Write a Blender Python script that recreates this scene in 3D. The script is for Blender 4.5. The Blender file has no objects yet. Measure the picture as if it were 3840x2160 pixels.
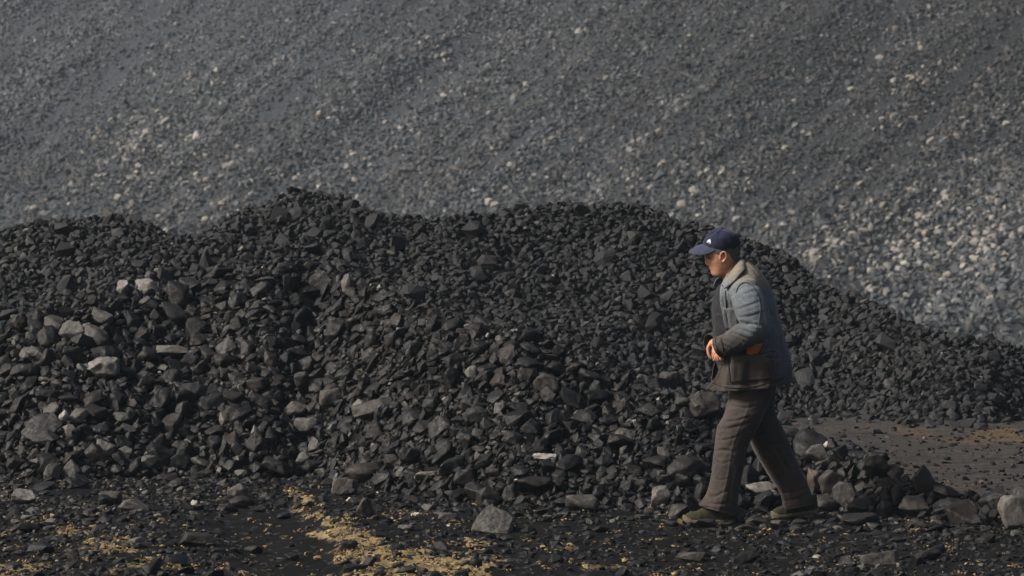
import bpy, bmesh, math, random
import numpy as np
from mathutils import Vector, Matrix

R = math.radians
rng = np.random.default_rng(7)
random.seed(7)
sc = bpy.context.scene
COL = sc.collection

# ------------------------------------------------------------------ camera, sky, sun, exposure
F = 16272.0                       # focal length in pixels of a 3840 px wide picture
PITCH = R(2.42)
fwd = np.array([0, math.cos(PITCH), -math.sin(PITCH)])
upv = np.array([0, math.sin(PITCH), math.cos(PITCH)])
def ray(px, py):
    px = np.asarray(px, float); py = np.asarray(py, float)
    a = (px - 1920) / F; b = -(py - 1080) / F
    a, b = np.broadcast_arrays(a, b)
    return np.stack([a, fwd[1] + b * upv[1], fwd[2] + b * upv[2]], -1)
_d = ray(1920, 1955)
HC = float(-_d[2] / _d[1] * 24.0)  # camera height: the walker's ground is 24 m away
def at(px, py, Y):
    d = ray(px, py)
    return d * (np.asarray(Y) / d[..., 1])[..., None] + np.array([0, 0, HC])
def ground_hit(px, py):
    d = ray(px, py); t = HC / -d[..., 2]
    return d * t[..., None] + np.array([0, 0, HC])
def project(p):
    p = np.asarray(p, float) - np.array([0, 0, HC])
    zc = p @ fwd
    return 1920 + F * p[..., 0] / zc, 1080 - F * (p @ upv) / zc
DS = 3840 / 2576.0                # the enlarged view I measured on -> photo pixels

cam = bpy.data.cameras.new('camera'); camo = bpy.data.objects.new('camera', cam); COL.objects.link(camo)
cam.sensor_width = 36; cam.lens = F / 3840 * 36; cam.clip_end = 2000; cam.clip_start = 0.5
camo.location = (0, 0, HC); camo.rotation_euler = (math.pi / 2 - PITCH, 0, 0)
cam.dof.use_dof = True; cam.dof.focus_distance = 24.1; cam.dof.aperture_fstop = 9.0
sc.camera = camo

SUN_AZ, SUN_EL = R(-104), R(38)   # azimuth from +Y towards +X: the sun stands left and a little behind the camera
world = bpy.data.worlds.new('World'); sc.world = world; world.use_nodes = True
wn = world.node_tree; wn.nodes.clear()
sky = wn.nodes.new('ShaderNodeTexSky'); sky.sky_type = 'NISHITA'; sky.sun_disc = False
sky.sun_elevation = SUN_EL; sky.sun_rotation = SUN_AZ; sky.dust_density = 9.0; sky.air_density = 1.0; sky.ozone_density = 1.0
bg = wn.nodes.new('ShaderNodeBackground'); bg.inputs['Strength'].default_value = 0.07
wo = wn.nodes.new('ShaderNodeOutputWorld')
wn.links.new(sky.outputs[0], bg.inputs[0]); wn.links.new(bg.outputs[0], wo.inputs[0])
sl = bpy.data.lights.new('sun', 'SUN'); sl.energy = 3.7; sl.angle = R(13); sl.color = (1.0, 0.97, 0.93)
slo = bpy.data.objects.new('sun', sl); COL.objects.link(slo)
sdir = Vector((math.sin(SUN_AZ) * math.cos(SUN_EL), math.cos(SUN_AZ) * math.cos(SUN_EL), math.sin(SUN_EL)))
slo.rotation_euler = sdir.to_track_quat('Z', 'Y').to_euler(); slo.location = sdir * 50
sc.view_settings.view_transform = 'Standard'; sc.view_settings.look = 'None'
sc.view_settings.exposure = 0.25; sc.view_settings.gamma = 1.0; sc.view_settings.use_curve_mapping = False
sc.cycles.use_denoising = True; sc.cycles.volume_bounces = 1; sc.cycles.max_bounces = 6
sc.cycles.volume_step_rate = 4.0

# ------------------------------------------------------------------ helpers
def _hash(ix, iy, iz, seed):
    h = (ix * 374761393 + iy * 668265263 + iz * 2147483647 + seed * 1274126177) & 0xFFFFFFFF
    h = ((h ^ (h >> 13)) * 1274126177) & 0xFFFFFFFF
    h = ((h ^ (h >> 16)) * 2246822519) & 0xFFFFFFFF
    return ((h ^ (h >> 15)) & 0xFFFFFF) / float(0xFFFFFF)
def vnoise(x, y, z=0.0, seed=0):
    x, y, z = np.broadcast_arrays(np.asarray(x, float), np.asarray(y, float), np.asarray(z, float))
    fx, fy, fz = np.floor(x), np.floor(y), np.floor(z)
    ix, iy, iz = fx.astype(np.int64), fy.astype(np.int64), fz.astype(np.int64)
    tx, ty, tz = x - fx, y - fy, z - fz
    tx = tx * tx * (3 - 2 * tx); ty = ty * ty * (3 - 2 * ty); tz = tz * tz * (3 - 2 * tz)
    r = 0
    for a in (0, 1):
        for b in (0, 1):
            for c in (0, 1):
                w = (tx if a else 1 - tx) * (ty if b else 1 - ty) * (tz if c else 1 - tz)
                r = r + w * _hash(ix + a, iy + b, iz + c, seed)
    return r * 2 - 1
def fbm(x, y, z=0.0, oct=4, seed=0):
    s = 0; a = 1.0; f = 1.0; n = 0
    for o in range(oct):
        s = s + a * vnoise(np.asarray(x) * f, np.asarray(y) * f, np.asarray(z) * f, seed + o); n += a; a *= .5; f *= 2.03
    return s / n
def sstep(e0, e1, x):
    t = np.clip((x - e0) / (e1 - e0), 0, 1); return t * t * (3 - 2 * t)
def smin(a, b, k):
    h = np.clip(.5 + .5 * (b - a) / k, 0, 1); return b * (1 - h) + a * h - k * h * (1 - h)

def mesh_np(name, verts, faces, smooth=False, colors=None, attr='tint'):
    """faces: (n,3) or (n,4) int array, or a list of such arrays"""
    if not isinstance(faces, list): faces = [faces]
    faces = [np.asarray(f, np.int32) for f in faces if len(f)]
    me = bpy.data.meshes.new(name)
    verts = np.asarray(verts, np.float32)
    me.vertices.add(len(verts)); me.vertices.foreach_set('co', verts.ravel())
    li = np.concatenate([f.ravel() for f in faces])
    cnt = np.concatenate([np.full(len(f), f.shape[1], np.int32) for f in faces])
    me.loops.add(len(li)); me.loops.foreach_set('vertex_index', li)
    me.polygons.add(len(cnt))
    me.polygons.foreach_set('loop_start', (np.cumsum(cnt) - cnt).astype(np.int32))
    me.update(calc_edges=True); me.validate()
    if not smooth: me.shade_flat()
    if colors is not None:
        a = me.attributes.new(attr, 'FLOAT_COLOR', 'POINT')
        c = np.ones((len(verts), 4), np.float32); c[:, :3] = colors
        a.data.foreach_set('color', c.ravel())
    return me
def link(name, me, material=None, parent=None, **props):
    o = bpy.data.objects.new(name, me); COL.objects.link(o)
    if material is not None and me is not None and len(me.materials) == 0: me.materials.append(material)
    if parent is not None: o.parent = parent
    for k, v in props.items(): o[k] = v
    return o
def grid_faces(nu, nv, wrap_u=False):
    """verts indexed v*nu+u"""
    u = np.arange(nu if wrap_u else nu - 1); v = np.arange(nv - 1)
    U, V = np.meshgrid(u, v); U = U.ravel(); V = V.ravel(); U1 = (U + 1) % nu
    return np.stack([V * nu + U, V * nu + U1, (V + 1) * nu + U1, (V + 1) * nu + U], 1)
def cr(keys, n, ts=None):
    """Catmull-Rom through key rows, n samples (or at ts in 0..1)"""
    k = np.asarray(keys, float); m = len(k)
    t = (np.linspace(0, 1, n) if ts is None else np.asarray(ts)) * (m - 1)
    i = np.clip(np.floor(t).astype(int), 0, m - 2); f = (t - i)[:, None]
    p1, p2 = k[i], k[i + 1]
    p0 = np.where((i > 0)[:, None], k[np.maximum(i - 1, 0)], 2 * p1 - p2)
    p3 = np.where((i < m - 2)[:, None], k[np.minimum(i + 2, m - 1)], 2 * p2 - p1)
    return .5 * (2 * p1 + (p2 - p0) * f + (2 * p0 - 5 * p1 + 4 * p2 - p3) * f ** 2 + (3 * p1 - p0 - 3 * p2 + p3) * f ** 3)

class NT:
    def __init__(self, name):
        self.m = bpy.data.materials.new(name); self.m.use_nodes = True
        self.t = self.m.node_tree; self.b = self.t.nodes['Principled BSDF']
    def n(self, typ, ins=None, **props):
        nd = self.t.nodes.new('ShaderNode' + typ)
        for k, v in props.items(): setattr(nd, k, v)
        for k, v in (ins or {}).items(): self.put(nd.inputs[k], v)
        return nd
    def put(self, sock, v):
        if isinstance(v, bpy.types.NodeSocket): self.t.links.new(v, sock)
        elif isinstance(v, bpy.types.Node): self.t.links.new(v.outputs[0], sock)
        else:
            if isinstance(v, tuple) and len(v) == 3 and sock.type == 'RGBA': v = v + (1,)
            sock.default_value = v
    def math(self, op, a, b=0.0, c=None, clamp=False):
        nd = self.t.nodes.new('ShaderNodeMath'); nd.operation = op; nd.use_clamp = clamp
        self.put(nd.inputs[0], a); self.put(nd.inputs[1], b)
        if c is not None: self.put(nd.inputs[2], c)
        return nd.outputs[0]
    def mix(self, fac, a, b):
        nd = self.t.nodes.new('ShaderNodeMix'); nd.data_type = 'RGBA'
        self.put(nd.inputs[0], fac); self.put(nd.inputs[6], a); self.put(nd.inputs[7], b)
        return nd.outputs[2]
    def remap(self, v, a, b, c=0.0, d=1.0):
        nd = self.t.nodes.new('ShaderNodeMapRange'); nd.clamp = True
        for i, q in enumerate((v, a, b, c, d)): self.put(nd.inputs[i], q)
        return nd.outputs[0]
    def noise(self, vec, scale, detail=4, rough=.55, dist=0.0):
        nd = self.n('TexNoise', {'Scale': scale, 'Detail': detail, 'Roughness': rough, 'Distortion': dist})
        if vec is not None: self.put(nd.inputs['Vector'], vec)
        return nd.outputs[0]
    def bump(self, h, strength, dist, normal=None):
        nd = self.n('Bump', {'Strength': strength, 'Distance': dist, 'Height': h})
        if normal is not None: self.put(nd.inputs['Normal'], normal)
        return nd.outputs[0]
    def done(self, color=None, rough=None, normal=None, spec=None):
        if color is not None: self.put(self.b.inputs['Base Color'], color)
        if rough is not None: self.put(self.b.inputs['Roughness'], rough)
        if normal is not None: self.put(self.b.inputs['Normal'], normal)
        if spec is not None: self.put(self.b.inputs['Specular IOR Level'], spec)
        return self.m

def stone_mat(name, source, dark, grey, brown=(.070, .047, .032), pale=(.40, .37, .32), rough=(.42, .75), fine=1.0, spec=.5):
    """coal or shale; source = 'attr' (colour attribute tint) or 'object' (object colour); R tone, G pale, B brown"""
    t = NT(name)
    pos = t.n('NewGeometry').outputs['Position']
    if source == 'attr': src = t.n('Attribute', attribute_name='tint').outputs['Color']
    else: src = t.n('ObjectInfo').outputs['Color']
    s = t.n('SeparateColor', {0: src})
    tone, pl, br = s.outputs[0], s.outputs[1], s.outputs[2]
    n1 = t.noise(pos, 7 * fine, 5, .6); n2 = t.noise(pos, 45 * fine, 5, .65, .6); n3 = t.noise(pos, 130 * fine, 3, .6)
    fac = t.math('ADD', t.math('MULTIPLY', tone, .75), t.remap(n2, .3, .75, -.15, .45), clamp=True)
    fac = t.math('MULTIPLY', fac, t.remap(n1, .25, .75, .55, 1.25), clamp=True)
    col = t.mix(fac, dark, grey)
    col = t.mix(t.math('MULTIPLY', br, t.remap(n1, .3, .7, .35, 1.0)), col, brown)
    speck = t.math('MULTIPLY', t.remap(n3, .66, .78), t.remap(n1, .45, .75, 0, .55))
    col = t.mix(speck, col, (pale[0] * .55, pale[1] * .55, pale[2] * .55))
    pf = t.math('MULTIPLY', pl, t.remap(t.math('ADD', n2, t.math('MULTIPLY', n1, .5)), .55, .95, .25, 1.0), clamp=True)
    col = t.mix(pf, col, pale)
    ro = t.remap(n2, .3, .7, rough[0], rough[1])
    nb = t.bump(n2, .45, .012 / fine); nb = t.bump(n3, .35, .004 / fine, nb)
    return t.done(col, ro, nb, spec)

# ------------------------------------------------------------------ terrain: heights measured from the photograph
def dep(py):                      # ray slope (down per metre of Y)
    d = ray(1920, py); return -d[..., 2] / d[..., 1]
def heap_table(crest, toe, slope, lower):
    crest = np.array(crest, float) * DS; toe = np.array(toe, float) * DS
    px = crest[:, 0]; tpy = np.interp(px, toe[:, 0], toe[:, 1])
    yt = HC / dep(tpy); tc = dep(crest[:, 1])
    yc = (HC + slope * yt) / (slope + tc); h = slope * (yc - yt)
    x = (px - 1920) / F * yc
    return x, yt, yc, np.maximum(h - lower * np.interp(px, [1900 * DS, 2100 * DS], [1, .3]), .03)
crest1 = [(-500, 880), (-200, 850), (0, 805), (100, 785), (200, 765), (290, 740), (365, 730), (470, 700), (540, 680), (600, 668), (690, 640), (740, 636),
          (800, 655), (900, 690), (980, 715), (1060, 750), (1150, 792), (1290, 806), (1400, 846), (1450, 880), (1530, 905), (1600, 925), (1700, 975),
          (1800, 1000), (1900, 1045), (1990, 1085), (2080, 1116), (2200, 1158), (2290, 1198), (2400, 1242), (2560, 1264), (2800, 1285), (3100, 1315)]
toe1 = [(-600, 1190), (0, 1195), (200, 1210), (500, 1195), (700, 1205), (800, 1195), (900, 1212), (1000, 1240), (1250, 1275), (1500, 1275), (1700, 1285),
        (1900, 1280), (2050, 1285), (2200, 1305), (2400, 1318), (2576, 1330), (3200, 1345)]
T1 = heap_table(crest1, toe1, .56, .05)
crest2 = [(-500, 600), (0, 580), (100, 565), (200, 540), (290, 522), (330, 548), (400, 568), (470, 585), (530, 570), (600, 530), (680, 500), (740, 476),
          (800, 473), (860, 492), (920, 520), (1000, 545), (1100, 555), (1200, 540), (1300, 520), (1400, 506), (1500, 500), (1580, 505), (1650, 530),
          (1720, 560), (1850, 590), (1950, 632), (2050, 682), (2150, 728), (2250, 775), (2350, 815), (2450, 850), (2576, 885), (2900, 960), (3200, 1000)]
toe2 = [(-600, 1060), (1900, 1050), (2000, 1045), (2150, 1055), (2300, 1066), (2400, 1070), (2470, 1066), (2576, 1058), (3200, 1050)]
T2 = heap_table(crest2, toe2, .58, .04)
SL = (.64, .768, 84.3, .56)       # far slope: uphill direction (x, y), offset, gradient

def ground_z(x, y):
    x = np.asarray(x, float); y = np.asarray(y, float)
    z = -6.5 * sstep(36, 84, y)
    near = sstep(46, 34, y)
    z = z + near * (.018 * fbm(x * .9, y * .7, 0, 3, 11) + .008 * fbm(x * 6, y * 4, 0, 3, 15))
    # shallow wheel rut with the sand thrown up beside it
    rx = np.interp(y, RUT[0], RUT[1]); d = x - rx
    w = sstep(20.0, 21.0, y) * sstep(27.0, 25.0, y)
    z = z + w * (-.030 * sstep(.02, -.08, d) * sstep(-.62, -.45, d) + .012 * sstep(-.03, .05, d) * sstep(.5, .2, d))
    return z
_e = np.array([(745, 1225), (752, 1265), (790, 1310), (835, 1365), (868, 1425), (880, 1460), (884, 1475)], float) * DS
_g = ground_hit(_e[:, 0], _e[:, 1]); _o = np.argsort(_g[:, 1])
RUT = (_g[_o, 1], _g[_o, 0])

def heap_z(T, x, y, back, kn, seed, amp):
    X, yt, yc, h = T
    yt_ = np.interp(x, X, yt); yc_ = np.interp(x, X, yc); h_ = np.interp(x, X, h)
    wob = fbm(x * 1.6, y * 1.2, 0, 4, seed)
    f = h_ * (y - yt_) / np.maximum(yc_ - yt_, .05)
    b = h_ - back * (y - yc_)
    z = smin(f, b, kn) + kn * .25
    return np.where(z > 0, z + amp * wob * np.clip(z / .3, 0, 1), z)
def heap1(x, y): return heap_z(T1, np.asarray(x, float), np.asarray(y, float), .60, .10, 3, .05)
def heap2(x, y):
    x = np.asarray(x, float); y = np.asarray(y, float); z = heap_z(T2, x, y, .55, .12, 5, .09)
    return np.where(z > 0, z + .05 * fbm(x * 4.5, y * 4.5, 0, 3, 6) * np.clip(z / .3, 0, 1), z)
def slope_q(x, y):
    return SL[0] * x + SL[1] * y - SL[2], -SL[1] * x + SL[0] * y      # along, across
def slope_z(x, y):
    x = np.asarray(x, float); y = np.asarray(y, float)
    u, v = slope_q(x, y)
    z = -6.0 + np.where(u > 0, SL[3] * u, u * .1)
    z = np.where(z > 16, 16 + (z - 16) * .05, z)
    ms = np.clip(u / 2, 0, 1)
    return z + ms * (1.15 * fbm(v * .20, u * .03, 0, 3, 21) + .34 * fbm(v * .7, u * .12, 0, 3, 25))
def all_z(x, y): return np.maximum(np.maximum(ground_z(x, y), heap1(x, y)), np.maximum(heap2(x, y), slope_z(x, y)))
def hit(px, py, zfun=all_z, y0=20.0, y1=190.0, st=.02):
    """where the ray through a photo pixel meets the terrain"""
    d = ray(px, py); ys = np.arange(y0, y1, st); p = d[None] * (ys / d[1])[:, None] + np.array([0, 0, HC])
    k = np.argmax(p[:, 2] < zfun(p[:, 0], p[:, 1])); return p[k]

# ------------------------------------------------------------------ ground sheet
def axis(dense0, dense1, step, lo, hi):
    a = list(np.arange(dense0, dense1, step)); s = step; v = a[-1]
    while v < hi: s *= 1.25; v += s; a.append(min(v, hi))
    s = step; v = a[0]; b = []
    while v > lo: s *= 1.25; v -= s; b.append(max(v, lo))
    return np.array(b[::-1] + a)
gx = axis(-3.5, 4.0, .026, -320, 320); gy = axis(20.6, 33.5, .06, -60, 380)
GX, GY = np.meshgrid(gx, gy)
sandpoly = ground_hit(np.array([735, 765, 800, 880, 960, 1040, 1130, 1235, 1262, 1230, 1150, 900, 884, 868, 835, 790, 752, 738]) * DS,
                      np.array([1222, 1230, 1268, 1312, 1352, 1384, 1396, 1392, 1412, 1440, 1475, 1475, 1460, 1425, 1365, 1310, 1268, 1240]) * DS)[:, :2]
def poly_dist(x, y, poly, asp=6.0):
    """signed distance (+ inside), with depth squeezed so it compares with what the eye sees"""
    q = poly * np.array([1, 1 / asp]); x = np.asarray(x); y = np.asarray(y) / asp
    dmin = np.full(x.shape, 9.0); ins = np.zeros(x.shape, bool)
    for i in range(len(q)):
        a, b = q[i], q[(i + 1) % len(q)]; e = b - a
        t = np.clip(((x - a[0]) * e[0] + (y - a[1]) * e[1]) / (e @ e), 0, 1)
        dmin = np.minimum(dmin, np.hypot(x - a[0] - t * e[0], y - a[1] - t * e[1]))
        c = ((a[1] > y) != (b[1] > y)) & (x < (b[0] - a[0]) * (y - a[1]) / (b[1] - a[1] + 1e-12) + a[0]); ins ^= c
    return np.where(ins, dmin, -dmin)
def sand_amount(x, y):
    near = (y > 20) & (y < 34.5) & (np.abs(x) < 5)
    out = np.zeros(np.shape(x)); X = x[near]; Y = y[near]
    n = fbm(X * 5, Y * 1.4, 0, 4, 31); nf = fbm(X * 16, Y * 5, 0, 3, 37)
    d = poly_dist(X, Y, sandpoly)
    rightside = X > np.interp(Y, RUT[0], RUT[1]) + .05
    s = sstep(-.05, .06, d + np.where(rightside, .22, .025) * n + .10 * nf)
    def blob(px, py, rx, ry, amt, k=1.0):
        c = ground_hit(np.array([px * DS]), np.array([py * DS]))[0]
        e = 1 - np.hypot((X - c[0]) / rx, (Y - c[1]) / ry)
        return amt * sstep(.0, .55, e + .8 * n + .5 * nf - .15)
    for b in [(30, 1385, .16, .8, .8), (60, 1420, .22, .8, .75), (170, 1345, .2, .5, .75), (240, 1362, .13, .35, .9), (310, 1392, .16, .45, .95), (280, 1380, .2, .4, .7),
              (340, 1420, .22, .5, .55), (450, 1430, .25, .4, .45), (10, 1430, .2, .5, .7), (200, 1400, .4, .5, .4),
              (650, 1438, .35, .35, .35), (800, 1440, .2, .35, .4), (1400, 1425, .35, .45, .35), (1520, 1430, .35, .45, .55), (1180, 1420, .2, .4, .8),
              (1600, 1415, .15, .3, .35), (1380, 1320, .12, .3, .22), (1680, 1440, .3, .3, .4), (700, 1250, .15, .3, .25)]:
        s = np.maximum(s, blob(*b))
    brown = 0 * s
    for b in [(2500, 1088, .3, .9, .8), (2420, 1105, .45, .7, .5), (2300, 1085, .4, .6, .45), (2560, 1100, .3, .7, .7), (2150, 1080, .5, .6, .25), (2350, 1225, .3, .4, .25)]:
        brown = np.maximum(brown, blob(*b))
    out[near] = s
    o2 = np.zeros(np.shape(x)); o2[near] = brown
    return out, o2
GZ = ground_z(GX, GY)
SAND, BROWN = sand_amount(GX.ravel(), GY.ravel())
ncl = fbm(GX * 22, GY * 14, 0, 3, 41).ravel()
GZf = GZ.ravel() + SAND * (.003 + .014 * ncl) + (GY.ravel() < 34.5) * (GY.ravel() > 20) * .006 * ncl
gme = mesh_np('ground', np.stack([GX.ravel(), GY.ravel(), GZf], 1), grid_faces(len(gx), len(gy)), True,
              np.stack([SAND, BROWN, sstep(.15, .5, GY.ravel() - np.interp(GX.ravel(), T1[0], T1[2])) * sstep(1.0, 1.6, GX.ravel())], 1))
def ground_mat():
    t = NT('ground_coal_dust')
    pos = t.n('NewGeometry').outputs['Position']
    s = t.n('SeparateColor', {0: t.n('Attribute', attribute_name='tint').outputs['Color']})
    mp = t.n('Mapping', {'Vector': pos, 'Scale': (1.0, .35, 1.0)}).outputs[0]
    a = t.noise(mp, 2.2, 6, .62); b = t.noise(mp, 16, 6, .7, .4); c = t.noise(pos, 75, 4, .7)
    vor = t.n('TexVoronoi', {'Vector': mp, 'Scale': 38.0}).outputs['Color']
    vs = t.n('SeparateColor', {0: vor}).outputs[0]
    col = t.mix(t.remap(b, .3, .75), (.0024, .0024, .0026), (.0115, .0112, .0110))
    col = t.mix(t.remap(a, .5, .75, 0, .5), col, (.022, .0195, .017))
    col = t.mix(t.math('MULTIPLY', t.remap(vs, .86, .95), t.remap(c, .4, .6)), col, (.06, .06, .06))
    st = t.noise(t.n('Mapping', {'Vector': pos, 'Scale': (.6, 2.6, 1.0)}).outputs[0], 3.0, 6, .7, .3)
    col = t.mix(t.math('MULTIPLY', s.outputs[2], t.remap(st, .3, .7, .15, 1.0)), col, (.078, .070, .062))
    bf = t.math('MULTIPLY', s.outputs[1], t.remap(b, .35, .6, .2, 1.0), clamp=True)
    col = t.mix(bf, col, (.135, .085, .045))
    sand = t.mix(t.remap(b, .3, .7), (.085, .060, .030), (.35, .265, .14))
    sand = t.mix(t.remap(c, .55, .72), sand, (.36, .275, .155))
    sand = t.mix(t.remap(a, .55, .7, 0, .7), sand, (.25, .15, .06))
    sf = t.remap(t.math('ADD', s.outputs[0], t.math('ADD', t.math('MULTIPLY', t.math('SUBTRACT', c, .5), 1.0), t.math('MULTIPLY', t.math('SUBTRACT', b, .5), 1.0))), .43, .74)
    col = t.mix(sf, col, sand)
    nb = t.bump(b, .7, .02); nb = t.bump(c, .7, .008, nb)
    return t.done(col, t.remap(b, .3, .7, .8, 1.0), nb, .08)
ground = link('ground', gme, ground_mat(), kind='structure', label='flat black coal dust ground with yellow sand patches and a wheel rut')

# ------------------------------------------------------------------ heap cores and the far slope
M_COAL_A = stone_mat('coal_loose', 'attr', (.0020, .0020, .0022), (.0150, .0149, .0149), pale=(.58, .55, .49), rough=(.36, .8), spec=.30)
M_COAL_O = stone_mat('coal_lump', 'object', (.0020, .0020, .0022), (.0150, .0149, .0149), pale=(.58, .55, .49), rough=(.36, .8), spec=.30)
M_COAL_R = stone_mat('coal_hazed', 'attr', (.0085, .0088, .0094), (.038, .0385, .0395), spec=.25, rough=(.6, .9))  # rear heap coal, greyer and flatter: haze painted into the base colours
M_SLOPE_A = stone_mat('shale_loose', 'attr', (.0085, .0095, .0112), (.116, .127, .140), brown=(.13, .10, .075), pale=(.46, .42, .36), fine=.22, rough=(.7, .95), spec=.2)
M_SLOPE_O = stone_mat('shale_stone', 'object', (.0085, .0095, .0112), (.116, .127, .140), brown=(.13, .10, .075), pale=(.46, .42, .36), fine=.22, rough=(.7, .95), spec=.2)
def slack_mat(name, dark, grey, sc_=1.0):
    t = NT(name); pos = t.n('NewGeometry').outputs['Position']
    a = t.noise(pos, 3 * sc_, 5, .6); b = t.noise(pos, 30 * sc_, 6, .72, .3); c = t.noise(pos, 110 * sc_, 3, .7)
    col = t.mix(t.remap(b, .3, .75), dark, grey)
    col = t.mix(t.remap(a, .55, .75, 0, .4), col, (grey[0] * 1.25, grey[1] * 1.15, grey[2] * 1.05))
    nb = t.bump(b, .8, .03 / sc_); nb = t.bump(c, .6, .01 / sc_, nb)
    return t.done(col, .88, nb, .25)
M_SLACK = slack_mat('coal_slack', (.0025, .0025, .0027), (.0105, .0103, .0102))
def slope_mat():
    t = NT('slope_fines'); pos = t.n('NewGeometry').outputs['Position']; sp = t.n('SeparateXYZ', {0: pos})
    a = t.noise(pos, .2, 5, .6); b = t.noise(pos, 5, 6, .75, .3); c = t.noise(pos, 18, 3, .7)
    pale = t.mix(t.remap(b, .3, .75), (.026, .029, .033), (.080, .088, .097))
    dark = t.mix(t.remap(b, .3, .75), (.009, .010, .0115), (.036, .039, .043))
    k = t.math('ADD', t.math('MULTIPLY', sp.outputs[0], .06), t.math('MULTIPLY', t.math('SUBTRACT', a, .5), 2.2))   # darker towards the right
    col = t.mix(t.remap(k, -.5, .75), pale, dark)
    return t.done(col, .9, t.bump(c, .6, .03, t.bump(b, .8, .09)), .2)
M_SLOPE = slope_mat()

def height_mesh(name, xs, ys, zf, skirt_fun=None):
    X, Y = np.meshgrid(xs, ys); Z = zf(X, Y)
    return mesh_np(name, np.stack([X.ravel(), Y.ravel(), Z.ravel()], 1), grid_faces(len(xs), len(ys)), True)
def dispx(x, y): return (1920 + F * x / y) / DS
def fines_mask(x, y):
    """1 where the heap is slack without large lumps"""
    px, py = project(np.stack([x, y, all_z(x, y)], 1)); px /= DS; py /= DS
    m = np.exp(-((px - 700) / 120) ** 2 - ((py - 655) / 42) ** 2)
    m = np.maximum(m, .9 * np.exp(-((px - 1690) / 95) ** 2 - ((py - 1060) / 75) ** 2))
    m = np.maximum(m, .8 * np.exp(-((px - 1600) / 70) ** 2 - ((py - 925) / 26) ** 2))
    cy = np.interp(px, [c[0] for c in crest1], [c[1] for c in crest1])
    m = np.maximum(m, .95 * np.exp(-(np.clip(py - cy - 18, 0, 999) / 34) ** 2) * sstep(480, 620, px) * sstep(1900, 1800, px) * np.clip(.62 + .6 * vnoise(px / 60, py / 30, 0, 9), 0, 1))
    return m, px, py
def core1(x, y):
    z = heap1(x, y); m = fines_mask(x.ravel(), y.ravel())[0].reshape(x.shape); z = z - .05 * (1 - np.clip(m * 1.3, 0, 1)); return np.where(z > -.03, z + .022 * fbm(x * 14, y * 14, 0, 3, 51) + .010 * vnoise(x * 45, y * 45, 0, 52), -.06)
def core2(x, y):
    z = heap2(x, y) - .04; return np.where(z > -.03, z + .02 * fbm(x * 10, y * 10, 0, 3, 53), -.06)
heap_front = link('coal_heap', height_mesh('front_heap', np.arange(-6.0, 4.6, .034), np.arange(23.2, 30.4, .034), core1), M_SLACK,
                  kind='stuff', label='front heap of black coal running behind the walking man')
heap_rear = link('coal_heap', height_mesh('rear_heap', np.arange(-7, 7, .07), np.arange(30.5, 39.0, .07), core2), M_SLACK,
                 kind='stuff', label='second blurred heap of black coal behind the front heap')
slope = link('slope', height_mesh('slope', np.arange(-110, 110.1, 1.0), np.arange(56, 230, 1.0), slope_z), M_SLOPE,
             kind='structure', label='tall hazy grey slope of coal and shale filling the background')

# ------------------------------------------------------------------ stones: shapes
def ico(sub):
    bm = bmesh.new(); bmesh.ops.create_icosphere(bm, subdivisions=sub, radius=1)
    v = np.array([q.co[:] for q in bm.verts]); f = np.array([[q.index for q in p.verts] for p in bm.faces]); bm.free(); return v, f
ICO = {k: ico(k) for k in (2, 3, 4, 5)}
def rock_shape(g, sub=3, dims=(1, .8, .62), k=.05, nz=.035, planes=None):
    """angular lump: a ball cut by planes, edges slightly worn, surface roughened"""
    v, f = ICO[sub]
    if planes is None:
        q = np.linalg.qr(g.normal(size=(3, 3)))[0]
        nrm = np.concatenate([q, -q]) + g.normal(size=(6, 3)) * .22
        ex = g.normal(size=(g.integers(3, 8), 3))
        nrm = np.concatenate([nrm, ex]); nrm /= np.linalg.norm(nrm, axis=1)[:, None]
        d = np.concatenate([g.uniform(.62, .85, 6), g.uniform(.72, .98, len(ex))])
    else:
        nrm = np.array([p[:3] for p in planes], float); d = np.array([p[3] for p in planes]); nrm /= np.linalg.norm(nrm, axis=1)[:, None]
    dt = v @ nrm.T
    rr = np.where(dt > .05, d[None] / np.maximum(dt, .05), 9.0); rr = np.minimum(rr, 1.6)
    r = rr[:, 0]
    for i in range(1, rr.shape[1]): r = smin(r, rr[:, i], k)
    r = np.minimum(r, 1.25)
    o = g.uniform(0, 50, 3)
    r = r * (1 + nz * 1.6 * fbm(v[:, 0] * 2 + o[0], v[:, 1] * 2 + o[1], v[:, 2] * 2 + o[2], 3, 5) + nz * .8 * vnoise(v[:, 0] * 9 + o[0], v[:, 1] * 9, v[:, 2] * 9, 9))
    return v * r[:, None] * np.array(dims), f
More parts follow.
